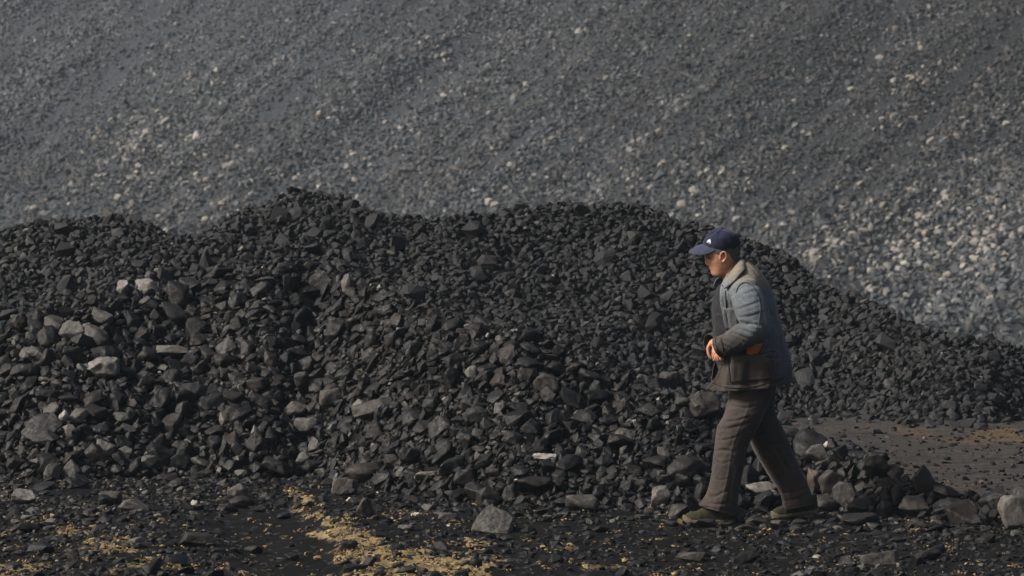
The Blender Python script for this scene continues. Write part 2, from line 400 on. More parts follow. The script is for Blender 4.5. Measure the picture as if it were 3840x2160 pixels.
def hull_rock(g, n=13, dims=(1, .8, .6), boxy=.5, bevel=0.0, cuts=0, nz=.05):
    """broken lump: hull of a few points on a rounded box; bevel wears the edges, cuts + nz roughen the faces"""
    p = g.normal(size=(n, 3)); p /= np.linalg.norm(p, axis=1)[:, None]
    m = np.abs(p).max(1)[:, None]; p = p / (m ** boxy) * g.uniform(.80, 1.0, (n, 1)) * np.array(dims)
    bm = bmesh.new()
    for q in p: bm.verts.new(q)
    r = bmesh.ops.convex_hull(bm, input=bm.verts)
    junk = [e for e in r['geom_interior'] if isinstance(e, bmesh.types.BMVert)]
    bmesh.ops.delete(bm, geom=junk, context='VERTS')
    if bevel:
        bmesh.ops.dissolve_limit(bm, angle_limit=R(14), verts=bm.verts, edges=bm.edges)
        bmesh.ops.bevel(bm, geom=list(bm.edges), offset=bevel, offset_type='OFFSET', segments=1, profile=.6, affect='EDGES', clamp_overlap=True)
    bmesh.ops.triangulate(bm, faces=bm.faces)
    for _ in range(cuts):
        long = [e for e in bm.edges if e.calc_length() > .22]
        bmesh.ops.subdivide_edges(bm, edges=long, cuts=1); bmesh.ops.triangulate(bm, faces=bm.faces)
    bm.verts.index_update(); bm.normal_update()
    v = np.array([q.co[:] for q in bm.verts]); nn = np.array([q.normal[:] for q in bm.verts])
    f = np.array([[q.index for q in s.verts] for s in bm.faces]); bm.free()
    if cuts:
        o = g.uniform(0, 60, 3)
        a = fbm(v[:, 0] * 1.7 + o[0], v[:, 1] * 1.7 + o[1], v[:, 2] * 1.7 + o[2], 2, 5) * 1.5 + vnoise(v[:, 0] * 6 + o[0], v[:, 1] * 6 + o[1], v[:, 2] * 6, 8) * .7
        v = v + nn * (a * nz)[:, None]
    return v, f
def crisp(me, deg=34):
    me.set_sharp_from_angle(angle=R(deg)); return me
def rdims(g): return (1, g.uniform(.6, .95), g.uniform(.34, .68))
gp = np.random.default_rng(101)
P_SMALL = [hull_rock(gp, gp.integers(14, 19), rdims(gp), .6) for _ in range(30)]
P_FAR = [hull_rock(gp, gp.integers(7, 10), rdims(gp), .6) for _ in range(24)]
P_MID = [hull_rock(gp, gp.integers(12, 20), rdims(gp), .5, .05) for _ in range(30)]
P_BIG = [hull_rock(gp, gp.integers(12, 22), rdims(gp), gp.uniform(.3, .8), .045, 3, .055) for _ in range(36)]
BIG_ME = [mesh_np('coal_lump', v, f, True) for v, f in P_BIG]
for m in BIG_ME: m.materials.append(M_COAL_O); crisp(m)
print('big lump tris', np.mean([len(f) for v, f in P_BIG]), 'mid', np.mean([len(f) for v, f in P_MID]))
P_PALE = [rock_shape(gp, 2, (1, gp.uniform(.65, .95), gp.uniform(.45, .8)), .03, .06) for _ in range(14)]
PALE_ME = [mesh_np('pale_stone', v, f, True) for v, f in P_PALE]
for m in PALE_ME: m.materials.append(M_SLOPE_O); crisp(m, 30)

def gfun(x, y): return ground_z(x, y)
class Occupancy:
    def __init__(self, x0, x1, y0, y1, res):
        self.x0, self.y0, self.res = x0, y0, res
        self.a = np.zeros((int((y1 - y0) / res) + 2, int((x1 - x0) / res) + 2), bool)
    def take(self, x, y, r, asp=1.0, limit=.2, mark=.9):
        i = int((x - self.x0) / self.res); j = int((y - self.y0) / self.res); k = max(1, int(r * mark / self.res)); kj = max(1, int(k * asp))
        w = self.a[max(j - kj, 0):j + kj + 1, max(i - k, 0):i + k + 1]
        if w.size == 0 or w.mean() > limit: return False
        w[...] = True; return True
def scatter(occ, box, zf, n, r0, r1, power, accept=None, limit=.2, asp=.85, g=rng, mark=.9):
    x = g.uniform(box[0], box[1], n); y = g.uniform(box[2], box[3], n); r = r0 + (r1 - r0) * g.uniform(0, 1, n) ** power
    if accept is not None:
        a, f = accept(x, y, r); keep = g.uniform(0, 1, n) < a; x, y, r = x[keep], y[keep], (r * f)[keep]
    o = np.argsort(-r); x, y, r = x[o], y[o], r[o]
    k = np.array([occ.take(a, b, c, asp, limit, mark) for a, b, c in zip(x, y, r)], bool)
    x, y, r = x[k], y[k], r[k]
    return x, y, zf(x, y), r
def normals(zf, x, y, e=.08):
    dx = (zf(x + e, y) - zf(x - e, y)) / (2 * e); dy = (zf(x, y + e) - zf(x, y - e)) / (2 * e)
    n = np.stack([-dx, -dy, np.ones_like(dx)], 1); return n / np.linalg.norm(n, axis=1)[:, None]
def frames(n, g, tilt=.45):
    z = n + g.normal(size=n.shape) * tilt; z /= np.linalg.norm(z, axis=1)[:, None]
    x = g.normal(size=n.shape); x -= (x * z).sum(1)[:, None] * z; x /= np.linalg.norm(x, axis=1)[:, None]
    return np.stack([x, np.cross(z, x), z], 2)       # columns
def joined(pos, rot, scl, protos, tint, g):
    idx = g.integers(0, len(protos), len(pos)); V = []; Fc = []; C = []; off = 0
    for k, (v, f) in enumerate(protos):
        m = np.where(idx == k)[0]
        if len(m) == 0: continue
        w = np.einsum('nij,vj->nvi', rot[m], v) * scl[m][:, None, None] + pos[m][:, None, :]
        V.append(w.reshape(-1, 3)); Fc.append((f[None] + (np.arange(len(m)) * len(v))[:, None, None] + off).reshape(-1, 3))
        C.append(np.repeat(tint[m], len(v), 0)); off += len(m) * len(v)
    return np.concatenate(V), np.concatenate(Fc), np.concatenate(C)
def cat(parts):
    V = []; Fc = []; C = []; off = 0
    for v, f, c in parts: V.append(v); Fc.append(f + off); C.append(c); off += len(v)
    return np.concatenate(V), np.concatenate(Fc), np.concatenate(C)

# ------------------------------------------------------------------ named stones placed from the photograph
LAND = []                         # phrase and picture place of each named stone, used to tell its neighbours apart
TAKEN = []                        # (x, y, r) kept free of scattered stones
def named_stone(name, label, category, cx, cy, w, h, tint, seed, deep=.85, planes=None, bury=.22, sub=4, k=.03, nz=.045, rot=0.0, material=None, zf=all_z, hang=.5, group=None, dims=None):
    """cx, cy, w, h: centre and size in the enlarged view; stands where its foot meets the terrain"""
    LAND.append((name.replace('_', ' '), cx, cy, w, h)); name = category.replace(' ', '_')
    g = np.random.default_rng(seed)
    p = hit(cx * DS, (cy + h * hang * .8) * DS, zf)
    ppm = F / p[1]; W = w * DS / ppm / 2; H = h * DS / ppm / 2
    if planes is None and k < .09: v, f = hull_rock(g, 24 if nz > .075 else 18, (1, .85, .7), .6, .05, 4, nz)
    elif planes is None:
        v, f = ICO[4]; o_ = g.uniform(0, 50, 3)
        rr = 1 + .20 * fbm(v[:, 0] * 1.1 + o_[0], v[:, 1] * 1.1 + o_[1], v[:, 2] * 1.1, 2, 3) + .07 * fbm(v[:, 0] * 4 + o_[0], v[:, 1] * 4, v[:, 2] * 4, 3, 4) + .025 * vnoise(v[:, 0] * 16, v[:, 1] * 16, v[:, 2] * 16, 6)
        v = v * rr[:, None]
    else: v, f = rock_shape(g, sub, (1, 1, 1), k, nz, planes)
    v = v / np.abs(v).max(0)
    c, s = math.cos(rot), math.sin(rot); q = v.copy(); v[:, 0] = q[:, 0] * c - q[:, 2] * s; v[:, 2] = q[:, 0] * s + q[:, 2] * c
    v = v / np.abs(v).max(0)
    D = (W + H) / 2 * deep * 1.05
    v = v * np.array([W, D, H])
    me = crisp(mesh_np(name, v, f, True))
    o = link(name, me, material or M_COAL_O, label=label, category=category)
    if group: o['group'] = group
    ctr = at(cx * DS, cy * DS, p[1] + D * .35)
    if 1950 < cx < 2500 and category != 'stone': tint = (tint[0] * .66, tint[1] * .5, tint[2])
    o.location = ctr; o.color = (*tint, 1)
    TAKEN.append((ctr[0], ctr[1], max(W, D * .6) * .8))
    return o
def corner_rock(name, label, category, pts, Y0, tint, seed):
    LAND.append((name.replace('_', ' '), 1237, 1307, 110, 80)); name = category
    g = np.random.default_rng(seed)
    P = np.array([at(a * DS, b * DS, Y0 + c) for a, b, c in pts]); ctr = P.mean(0); ctr[2] = P[:, 2].min()
    bm = bmesh.new()
    for q in (P - ctr) * 10: bm.verts.new(q)
    bmesh.ops.convex_hull(bm, input=bm.verts)
    bmesh.ops.dissolve_limit(bm, angle_limit=R(10), verts=bm.verts, edges=bm.edges)
    bmesh.ops.bevel(bm, geom=list(bm.edges), offset=.05, offset_type='OFFSET', segments=2, profile=.6, affect='EDGES', clamp_overlap=True)
    for _ in range(6):
        bmesh.ops.triangulate(bm, faces=bm.faces)
        bmesh.ops.subdivide_edges(bm, edges=[e for e in bm.edges if e.calc_length() > .09], cuts=1)
    bmesh.ops.triangulate(bm, faces=bm.faces); bm.normal_update(); bm.verts.index_update()
    v = np.array([q.co[:] for q in bm.verts]); n = np.array([q.normal[:] for q in bm.verts]); f = np.array([[q.index for q in t.verts] for t in bm.faces]); bm.free()
    v = v + n * (.10 * fbm(v[:, 0] * 1.3, v[:, 1] * 1.3, v[:, 2] * 1.3, 3, seed) + .03 * fbm(v[:, 0] * 6, v[:, 1] * 6, v[:, 2] * 6, 3, seed + 5))[:, None]
    o = link(name, crisp(mesh_np(name, v / 10, f, True), 40), M_COAL_O, label=label, category=category); o.location = ctr; o.color = (*tint, 1)
    TAKEN.append((ctr[0], ctr[1], .1)); return o
corner_rock('large_standing_grey_rock', 'large pale-edged grey rock standing alone on the ground, its flat face to the front', 'rock',
            [(1183, 1334, 0), (1275, 1346, 0), (1290, 1336, .05), (1291, 1302, .07), (1264, 1283, .09), (1221, 1271, .08), (1197, 1302, .03), (1215, 1310, .22), (1235, 1272, .2), (1284, 1292, .22), (1288, 1332, .2), (1210, 1330, .2)], 23.35, (1, .24, .25), 5)
named_stone('reddish_brown_lump', 'reddish brown upright lump beside the small white pebble near the sand', 'rock', 920, 1277, 52, 55, (.7, .05, .75), 9, sub=4)
named_stone('bright_white_pebble', 'small bright white pebble by the sand, touching a reddish brown lump', 'pebble', 878, 1257, 17, 12, (1, 1, 0), 12, sub=3)
named_stone('brick-shaped lump', 'brick-shaped striated grey brown lump at the foot of the front heap above the white pebble', 'rock', 865, 1223, 72, 46, (.85, .16, .45), 14, rot=-.1,
            planes=[(0, -1, .15, .6), (1, -.3, .1, .8), (-1, -.1, 0, .85), (.08, .1, 1, .62), (0, 0, -1, .62), (0, 1, 0, .7), (.3, -.7, .6, .85)])
named_stone('wide_dark_boulder', 'wide rounded dark boulder at the heap foot behind the brick-shaped lump', 'boulder', 922, 1188, 108, 56, (.5, .02, .3), 16, k=.12)
named_stone('flat_white_flake', 'flat white flaky stone lying in the lower front heap', 'stone', 1370, 1150, 66, 22, (1, .95, .1), 21, sub=4, nz=.13, k=.03, bury=.1)
named_stone('gritty boulder by the man', 'big round gritty dark boulder just left of the man, at his thigh', 'boulder', 1768, 1022, 92, 78, (.5, .05, .25), 23, nz=.09)
named_stone('round grey crest boulder', 'smaller round grey boulder on the crest left of the man, above the gritty one', 'boulder', 1686, 957, 58, 54, (.8, .05, .1), 26, nz=.08)
named_stone('largest_layered_lump', 'largest layered coal lump in the middle of the front heap', 'coal lump', 935, 1026, 104, 62, (.8, .06, .3), 27, k=.05)
named_stone('square-topped lump', 'square-topped coal lump left of the layered lump in the heap middle', 'coal lump', 836, 1000, 68, 52, (.8, .1, .2), 29)
named_stone('pale upright crest lump', 'pale dusty upright lump on the left crest of the front heap, beside a wider one', 'coal lump', 309, 724, 34, 44, (.95, .5, .45), 31)
named_stone('wide_dusty_crest_lump', 'wide dusty grey lump sitting on the left crest of the front heap', 'coal lump', 368, 726, 72, 52, (.95, .42, .4), 33, k=.06, nz=.07)
named_stone('boulder at the right edge', 'large smooth grey boulder cut off by the right edge of the picture', 'boulder', 2552, 1292, 90, 100, (.95, .22, .25), 35, k=.07, deep=.7)
named_stone('tall black berm lump', 'tall black lump leaning on top of the low berm right of the man', 'coal lump', 2203, 1178, 62, 74, (.42, 0, .1), 37)
named_stone('pale slab between the legs', 'pale grey dusty slab between the legs of the man', 'rock', 1917, 1232, 84, 40, (1, .42, .2), 39, rot=.3)
named_stone('rust brown rock', 'rust brown rock right behind the rear shoe of the man', 'rock', 2052, 1208, 44, 62, (.8, .1, 1), 41)
named_stone('grey flat-faced berm lump', 'grey flat-faced lump on the berm right of the rusty rock', 'rock', 2092, 1212, 70, 66, (.95, .1, .15), 43)
named_stone('low brown berm lump', 'low wide brown-grey lump under the grey flat-faced one on the berm', 'rock', 2072, 1272, 74, 46, (.75, .08, .35), 45, k=.1)
named_stone('wedge-shaped berm lump', 'dark wedge-shaped lump at the middle of the berm right of the man', 'coal lump', 2325, 1210, 70, 82, (.7, .02, .2), 47, rot=.4)
named_stone('speckled berm lump', 'speckled rounded dark lump at the berm foot below the wedge-shaped one', 'coal lump', 2300, 1278, 82, 62, (.55, .2, .3), 49, k=.06)
named_stone('whitish-tipped berm lump', 'lump with a whitish tip on the berm crest right behind the man', 'coal lump', 2058, 1142, 66, 50, (.9, .3, .15), 51)
named_stone('cream berm stone', 'small cream stone perched on the berm crest right of the man', 'stone', 2081, 1122, 22, 26, (1, .85, .1), 52, sub=3)
named_stone('balanced pale-topped stone', 'flat dark stone with a pale top, balanced on another at the heap foot', 'rock', 1072, 1196, 62, 22, (.6, .35, .2), 53)
named_stone('long black slab', 'long flat black slab lying in the heap foot, midway between grey rock and white flake', 'coal lump', 1338, 1220, 100, 44, (.35, 0, .1), 55, rot=.12)
named_stone('light grey angular lump', 'light grey angular lump at the foot of the heap, left of the sand', 'rock', 598, 1236, 54, 40, (1, .2, .15), 57)
named_stone('dark domed lump', 'low dark domed lump just below the light grey angular one', 'coal lump', 608, 1264, 66, 36, (.5, 0, .2), 58, k=.1)
named_stone('pale flat-topped slab', 'pale flat-topped slab in the left foreground below the heap', 'rock', 332, 1272, 88, 34, (.9, .2, .35), 59)
named_stone('brownish triangular lump', 'brownish triangular lump behind the pale flat-topped slab', 'rock', 278, 1254, 62, 40, (.8, .12, .5), 60)
named_stone('widest dark foreground lump', 'widest dark lump in the left foreground, below the flat-topped slab', 'coal lump', 496, 1358, 92, 40, (.7, .02, .15), 61)
named_stone('small jet black lump', 'small jet black lump casting a shadow left of the sand edge', 'coal lump', 640, 1384, 52, 28, (.1, 0, .05), 63)
named_stone('speckled pale lump at far left', 'speckled pale grey lump at the far left below the heap', 'rock', 62, 1250, 66, 46, (.95, .42, .2), 65)
named_stone('little cream pebble', 'little cream pebble on the ground left of the sand, above a dark lump', 'pebble', 490, 1264, 20, 18, (1, .9, .25), 67, sub=3)
named_stone('oval grey lump', 'oval grey lump on the ground between the white pebble and the large grey rock', 'rock', 1127, 1300, 50, 22, (.9, .1, .15), 69)
named_stone('wide grey heap-foot lump', 'wide grey lump at the heap foot, up and right of the large grey rock', 'rock', 1467, 1268, 90, 50, (.8, .12, .15), 71)
named_stone('round speckled pale lump', 'round speckled pale lump in the heap at the white pebble column', 'rock', 1190, 938+0, 44, 40, (.85, .3, .3), 73)
named_stone('pale sparkling lump', 'pale sparkling lump in the upper left of the front heap', 'rock', 260, 925, 90, 56, (1, .42, .35), 75, nz=.08)
named_stone('curved pale-rimmed lump', 'curved flat lump with a pale rim in the left middle of the front heap', 'rock', 425, 882, 110, 28, (.95, .3, .3), 77)
named_stone('peaked whitish-based lump', 'peaked lump with a whitish base in the lower left of the front heap', 'rock', 772, 1080, 72, 62, (1, .2, .15), 79)
named_stone('yellowish white fragment', 'yellowish white fragment in the lower left of the front heap', 'stone', 158, 1052, 30, 40, (1, .85, .3), 81, sub=3, nz=.1)
named_stone('brown-grey foreground lump', 'brown-grey lump on the ground in front of the man, nearest the bottom edge', 'rock', 1738, 1402, 76, 34, (.75, .06, .4), 83)
named_stone('pale foreground slab', 'pale angular slab in the right foreground under the berm', 'rock', 2212, 1404, 102, 40, (.95, .25, .2), 85)
named_stone('flat black slab', 'flat black slab on the ground right of the rear shoe', 'coal lump', 2160, 1307, 96, 36, (.55, .02, .1), 87)
named_stone('block between the shoes', 'dark block with a pale spot lying between the two shoes', 'rock', 1858, 1298, 46, 42, (.6, .1, .2), 89)
named_stone('dark lump in the sand', 'dark lump standing in the middle of the yellow sand', 'coal lump', 876, 1373, 52, 30, (.3, 0, .2), 91)
named_stone('round pebble at the sand end', 'round black pebble at the right end of the sand patch', 'coal lump', 1197, 1416, 34, 32, (.45, 0, .05), 93, k=.15)
for i, (cx, cy, w) in enumerate([(1000, 1423, 30), (962, 1400, 24), (1092, 1445, 44), (1157, 1446, 46), (1116, 1400, 26), (1040, 1432, 30)]):
    named_stone('coal_lump', 'small black coal lump lying in the yellow sand', 'coal lump', cx, cy, w, w * .6, (.35, 0, .1), 95 + i, sub=3, group='small coal lumps in the sand')
named_stone('slope_white_stone', 'white boulder at the foot of the far slope just above the heap crest', 'stone', 1233, 508, 28, 22, (1, 1, 0), 111, sub=3, zf=lambda x, y: np.where(y < 60, -19, slope_z(x, y)), material=M_SLOPE_O)
named_stone('bright_slope_stone', 'brightest small white stone high on the right of the far slope', 'stone', 2248, 203, 17, 15, (1, 1, 0), 112, sub=3, zf=lambda x, y: np.where(y < 60, -19, slope_z(x, y)), material=M_SLOPE_O)
named_stone('heap_white_pebble', 'tiny white pebble on the dark face of the second heap', 'pebble', 1393, 695, 10, 9, (1, 1, 0), 113, sub=3)

for i, (cx, cy, w, h) in enumerate([(1708, 1284, 60, 44), (1772, 1318, 62, 26), (1826, 1322, 40, 20), (1905, 1312, 60, 26), (1960, 1318, 44, 24), (2010, 1316, 56, 22), (1688, 1318, 40, 18), (1880, 1330, 70, 22), (1800, 1334, 50, 16), (2040, 1300, 40, 22)]):
    named_stone('coal_lump', 'dark coal lump lying by the shoes of the man', 'coal lump', cx, cy, w, h, (.6 + .1 * (i % 3), .03, .1), 130 + i, sub=3, group='coal lumps by the shoes')

# ------------------------------------------------------------------ front heap, berm and foreground: scattered coal
occ1 = Occupancy(-4.2, 4.6, 20.0, 31.0, .01)
for x, y, r in TAKEN:
    if y < 31: occ1.take(x, y, r * 1.0, 1.0, 1.1)
def acc_heap(x, y, r):
    m, px, py = fines_mask(x, y); h = heap1(x, y)
    a = np.where(h > .01, 1.0, 0.0) * (1 - np.clip(m * 1.15, 0, 1) * np.clip((r - .02) / .04, 0, 1))
    f = np.interp(px, [0, 500, 900, 1400, 1700, 1900, 2576], [.98, .96, .90, .88, .84, .98, 1.05])
    return a, f
box1 = (-3.6, 3.7, 23.2, 29.3)
A = [scatter(occ1, box1, heap1, 500, .085, .115, 1.8, acc_heap, .10),
     scatter(occ1, box1, heap1, 6000, .048, .088, 2.0, acc_heap, .20),
     scatter(occ1, box1, heap1, 40000, .024, .05, 1.3, acc_heap, .42),
     scatter(occ1, box1, heap1, 70000, .010, .024, 1.0, acc_heap, .72)]
# second, deeper layer so that gaps show stones and not a smooth bed
occ1b = Occupancy(-4.2, 4.6, 20.0, 31.0, .01)
Ab = [scatter(occ1b, box1, lambda x, y: heap1(x, y) - .04, 22000, .028, .055, 1.2, acc_heap, .4)]
def acc_ground(x, y, r):
    h = heap1(x, y); px, py = project(np.stack([x, y, gfun(x, y)], 1)); px /= DS; py /= DS
    s, b = sand_amount(x, y)
    yt = np.interp(x, T1[0], T1[1])
    close = np.exp(-np.clip(yt - y, 0, 9) / .55)
    patch = sstep(-.25, .35, fbm(x * 1.3, y * .7, 0, 3, 61) + .2)
    a = .06 + .75 * close + .22 * patch
    a = np.where(px < 700, a + .28 * patch, a); a = np.where(px > 1700, a + .15, a)
    rut = (px > 560) & (px < 880) & (py > 1290); a = np.where(rut, a * np.where(r < .014, .5, .1), a)
    a = a * (1 - .2 * s) + .22 * s
    a = np.where(y > yt + .2, .11 * (1 + b), a)          # open yard behind the berm
    a = np.where(r > .03, a * .45 + .5 * close * a, a); a = np.where((r > .03) & (y > yt + .2), 0, a)
    return np.where((h < .01) & (heap2(x, y) < .01), a, 0), np.ones_like(r)
boxg = (-3.4, 3.8, 20.9, 31.8)
Gr = [scatter(occ1, boxg, gfun, 900, .045, .085, 2.2, acc_ground, .08, .8),
      scatter(occ1, boxg, gfun, 9000, .022, .045, 1.5, acc_ground, .16, .8),
      scatter(occ1, boxg, gfun, 45000, .007, .022, 1.6, acc_ground, .4, .8)]
def assemble(sets, zf, lift, tilt=.45, g=rng):
    x = np.concatenate([s[0] for s in sets]); y = np.concatenate([s[1] for s in sets]); z = np.concatenate([s[2] for s in sets]); r = np.concatenate([s[3] for s in sets])
    n = normals(zf, x, y); pos = np.stack([x, y, z], 1) + n * (r * lift * g.uniform(.5, 1.4, len(r)))[:, None]
    return pos, frames(n, g, tilt), r * g.uniform(1.0, 1.3, len(r))
def coal_tint(pos, r, g):
    n = len(r); px = dispx(pos[:, 0], pos[:, 1])
    tone = np.clip(g.beta(2.2, 3.2, n) * 1.25 + .12 * fbm(pos[:, 0] * .8, pos[:, 1] * .8, 0, 2, 71) + .10 * sstep(1000, 300, px) - .17 * sstep(850, 1300, px) + .08 * sstep(1900, 2100, px), 0, 1)
    if pos[:, 1].max() < 30.5: tone = np.clip(tone - .5 * fines_mask(pos[:, 0], pos[:, 1])[0], 0, 1)
    pale = np.where(g.uniform(0, 1, n) < .05 + .08 * sstep(900, 300, px), g.uniform(.08, .28, n), 0)
    pale = np.where((g.uniform(0, 1, n) < .006) & (r < .04), g.uniform(.6, .95, n), pale)
    brown = np.clip(g.normal(-.02, .12, n) + .05 * sstep(900, 200, px), 0, .5)
    return np.stack([tone, pale, brown], 1)
p1, f1, s1 = assemble(A, heap1, .30); t1 = coal_tint(p1, s1, rng)
p1b, f1b, s1b = assemble(Ab, heap1, .0); t1b = coal_tint(p1b, s1b, rng) * np.array([.8, .3, 1])
p2, f2, s2 = assemble(Gr, gfun, .22, .22); t2 = coal_tint(p2, s2, rng); t2[:, 0] *= .72

# the largest ones in view stand as lumps of their own
allp = np.concatenate([p1, p2]); allf = np.concatenate([f1, f2]); alls = np.concatenate([s1, s2]); allt = np.concatenate([t1, t2])
onheap = np.arange(len(allp)) < len(p1)
PX, PY = project(allp)
inview = (PX > 15) & (PX < 3825) & (PY < 2145) & (PY > 0)
front = np.where(onheap, allp[:, 1] < np.interp(allp[:, 0], T1[0], T1[2]) + .02, True)
manbox = (PX > 2660) & (PX < 2960) & (PY > 1300) & (PY < 1930)
score = np.where(inview & front & ~manbox, alls / allp[:, 1], 0)
own = np.argsort(-score)[:285]
isown = np.zeros(len(allp), bool); isown[own] = True; LUMPS = []
for i in own:
    o = link('coal_lump', BIG_ME[rng.integers(0, len(BIG_ME))])
    M = Matrix.Identity(4)
    for a in range(3):
        for b in range(3): M[a][b] = allf[i][a][b] * alls[i]
        M[a][3] = allp[i][a]
    o.matrix_world = M; o.color = (*allt[i], 1); o['category'] = 'coal lump'
    dx = PX[i] / DS
    if not onheap[i]:
        if dx > 1720: o['label'] = 'loose coal lump on the ground around and right of the man'; o['group'] = 'loose coal lumps around the man'
        else: o['label'] = 'loose coal lump on the open ground in front of the heap'; o['group'] = 'loose coal lumps before the heap'
    elif dx > 1850: o['label'] = 'black coal lump in the low berm right of the man'; o['group'] = 'coal lumps of the low berm'
    elif dx > 1000: o['label'] = 'black coal lump in the face of the front heap, right of its peak'; o['group'] = 'coal lumps of the front heap right of its peak'
    else: o['label'] = 'large black coal lump in the face of the front heap, left of its peak'; o['group'] = 'coal lumps of the front heap left of its peak'
    LUMPS.append((o, dx, PY[i] / DS))
# tell neighbours of a landmark stone apart: side and order of nearness
marks = [l for l in LAND if l[3] >= 14 and not l[0].startswith('coal lump') and l[2] > 600]
near = {}
for o, x, y in LUMPS:
    dd = [math.hypot((x - l[1]), (y - l[2]) * 1.5) for l in marks]; k = int(np.argmin(dd)); l = marks[k]
    ddx, ddy = (x - l[1]) / max(l[3], 20), (y - l[2]) / max(l[4], 16)
    side = ('right of' if ddx > 0 else 'left of') if abs(ddx) > abs(ddy) else ('below' if ddy > 0 else 'above')
    near.setdefault((k, side), []).append((dd[k], o))
for (k, side), q in near.items():
    q.sort(key=lambda t: t[0])
    for n_, (d_, o) in enumerate(q[:5]):
        tone_ = 'grey' if o.color[0] > .62 else 'black'
        o['label'] = '%s coal lump, %s %s the %s' % (tone_, ('the nearest', 'second nearest', 'third nearest', 'fourth nearest', 'fifth nearest')[n_], side, marks[k][0])
r1 = ~isown[:len(p1)]; r2 = ~isown[len(p1):]
def build_rest(name, parent, groups, mat, label):
    parts = []
    for pos, rot, scl, tint in groups:
        mid = scl > .033
        if mid.any(): parts.append(joined(pos[mid], rot[mid], scl[mid], P_MID if scl[mid].max() > .05 or True else P_SMALL, tint[mid], rng))
        for pr_, q in ((P_SMALL, ~mid & (scl > .017)), (P_FAR, scl <= .017)):
            if q.any(): parts.append(joined(pos[q], rot[q], scl[q], pr_, tint[q], rng))
    v, f, c = cat(parts)
    print(name, 'tris', len(f))
    return link(name, mesh_np(name, v, f, False, c), mat, parent, kind='stuff', label=label)
# mid stones of the front heap in 320-triangle shapes only where they show
bigm = s1 > .045
build_rest('coal_rubble', heap_front, [(p1[r1], f1[r1], s1[r1], t1[r1])], M_COAL_A, 'small black coal rubble covering the front heap')
v, f, c = joined(p1b, f1b, s1b, P_SMALL, t1b, rng)
link('buried_coal', mesh_np('buried_coal', v, f, False, c), M_COAL_A, heap_front, kind='stuff', label='coal showing in the gaps of the front heap')
build_rest('coal_gravel', None, [(p2[r2], f2[r2], s2[r2], t2[r2])], M_COAL_A, 'fine coal gravel strewn over the ground')

# sand: loose clods and grit over the sandy patches
occs = Occupancy(-3.6, 3.6, 20, 28, .006)
def acc_sand(x, y, r):
    q, _ = sand_amount(x, y); n = fbm(x * 14, y * 5, 0, 3, 64)
    return np.where(heap1(x, y) < .01, np.clip(q * .95 - .33 + 1.2 * n, 0, .8), 0), np.ones_like(r)
Sd = [scatter(occs, (-3.4, 3.2, 20.9, 26.6), gfun, 12000, .010, .024, 3.0, acc_sand, .2, .8), scatter(occs, (-3.4, 3.2, 20.9, 26.6), gfun, 90000, .004, .010, 1.3, acc_sand, .4, .8)]
ps, fs_, ss = assemble(Sd, gfun, .3, .3); ps[:, 2] += .006
def sand_mat():
    t = NT('sand_clods'); pos = t.n('NewGeometry').outputs['Position']
    s_ = t.n('SeparateColor', {0: t.n('Attribute', attribute_name='tint').outputs['Color']})
    n = t.noise(pos, 140, 4, .7)
    c = t.mix(s_.outputs[0], (.10, .070, .033), (.40, .31, .17)); c = t.mix(t.math('MULTIPLY', s_.outputs[1], .7), c, (.34, .155, .045)); c = t.mix(s_.outputs[2], c, (.03, .028, .026))
    return t.done(c, .95, t.bump(n, .8, .006), .15)
ts = np.stack([rng.beta(2, 2, len(ss)), (rng.uniform(0, 1, len(ss)) < .15) * rng.uniform(.3, 1, len(ss)), np.where(rng.uniform(0, 1, len(ss)) < .25, rng.uniform(.5, 1, len(ss)), 0)], 1)
v, f, c = joined(ps, fs_, ss, P_FAR, ts, rng); print('sand', len(f))
link('sand', mesh_np('sand', v, f, False, c), sand_mat(), None, kind='stuff', label='yellow sand clods scattered along the wheel rut')

# ------------------------------------------------------------------ rear heap
occ2 = Occupancy(-6, 6, 30, 38, .012)
def acc2(x, y, r): return np.where(heap2(x, y) > .01, 1.0, 0), np.ones_like(r)
box2 = (-4.7, 4.7, 30.6, 35.4)
B = [scatter(occ2, box2, heap2, 900, .036, .085, 2.2, acc2, .14), scatter(occ2, box2, heap2, 60000, .020, .038, 1.6, acc2, .36), scatter(occ2, box2, heap2, 26000, .012, .020, 1.0, acc2, .6)]
def acc2t(x, y, r):
    d = np.interp(x, T2[0], T2[1]) - y
    return np.where((d > -.1) & (heap1(x, y) < .01), np.exp(-np.clip(d, 0, 9) / .35), 0), np.ones_like(r)
B.append(scatter(occ2, (-1.5, 5.4, 30.2, 33), gfun, 2500, .02, .07, 2.0, acc2t, .3))
pb, fb, sb = assemble(B, heap2, .3); tb = coal_tint(pb, sb, rng); tb[:, 0] = np.clip(tb[:, 0] * .7 + .3, 0, 1); tb[:, 1] *= .6; tb[:, 2] *= .2  # tones lifted and evened out, painting haze onto the rear heap
q = sb > .034
v, f, c = cat([joined(pb[q], fb[q], sb[q], P_SMALL, tb[q], rng), joined(pb[~q], fb[~q], sb[~q], P_FAR, tb[~q], rng)]); print('rear', len(f))
link('coal_rubble', mesh_np('rear_rubble', v, f, False, c), M_COAL_R, heap_rear, kind='stuff', label='black coal rubble covering the second heap')

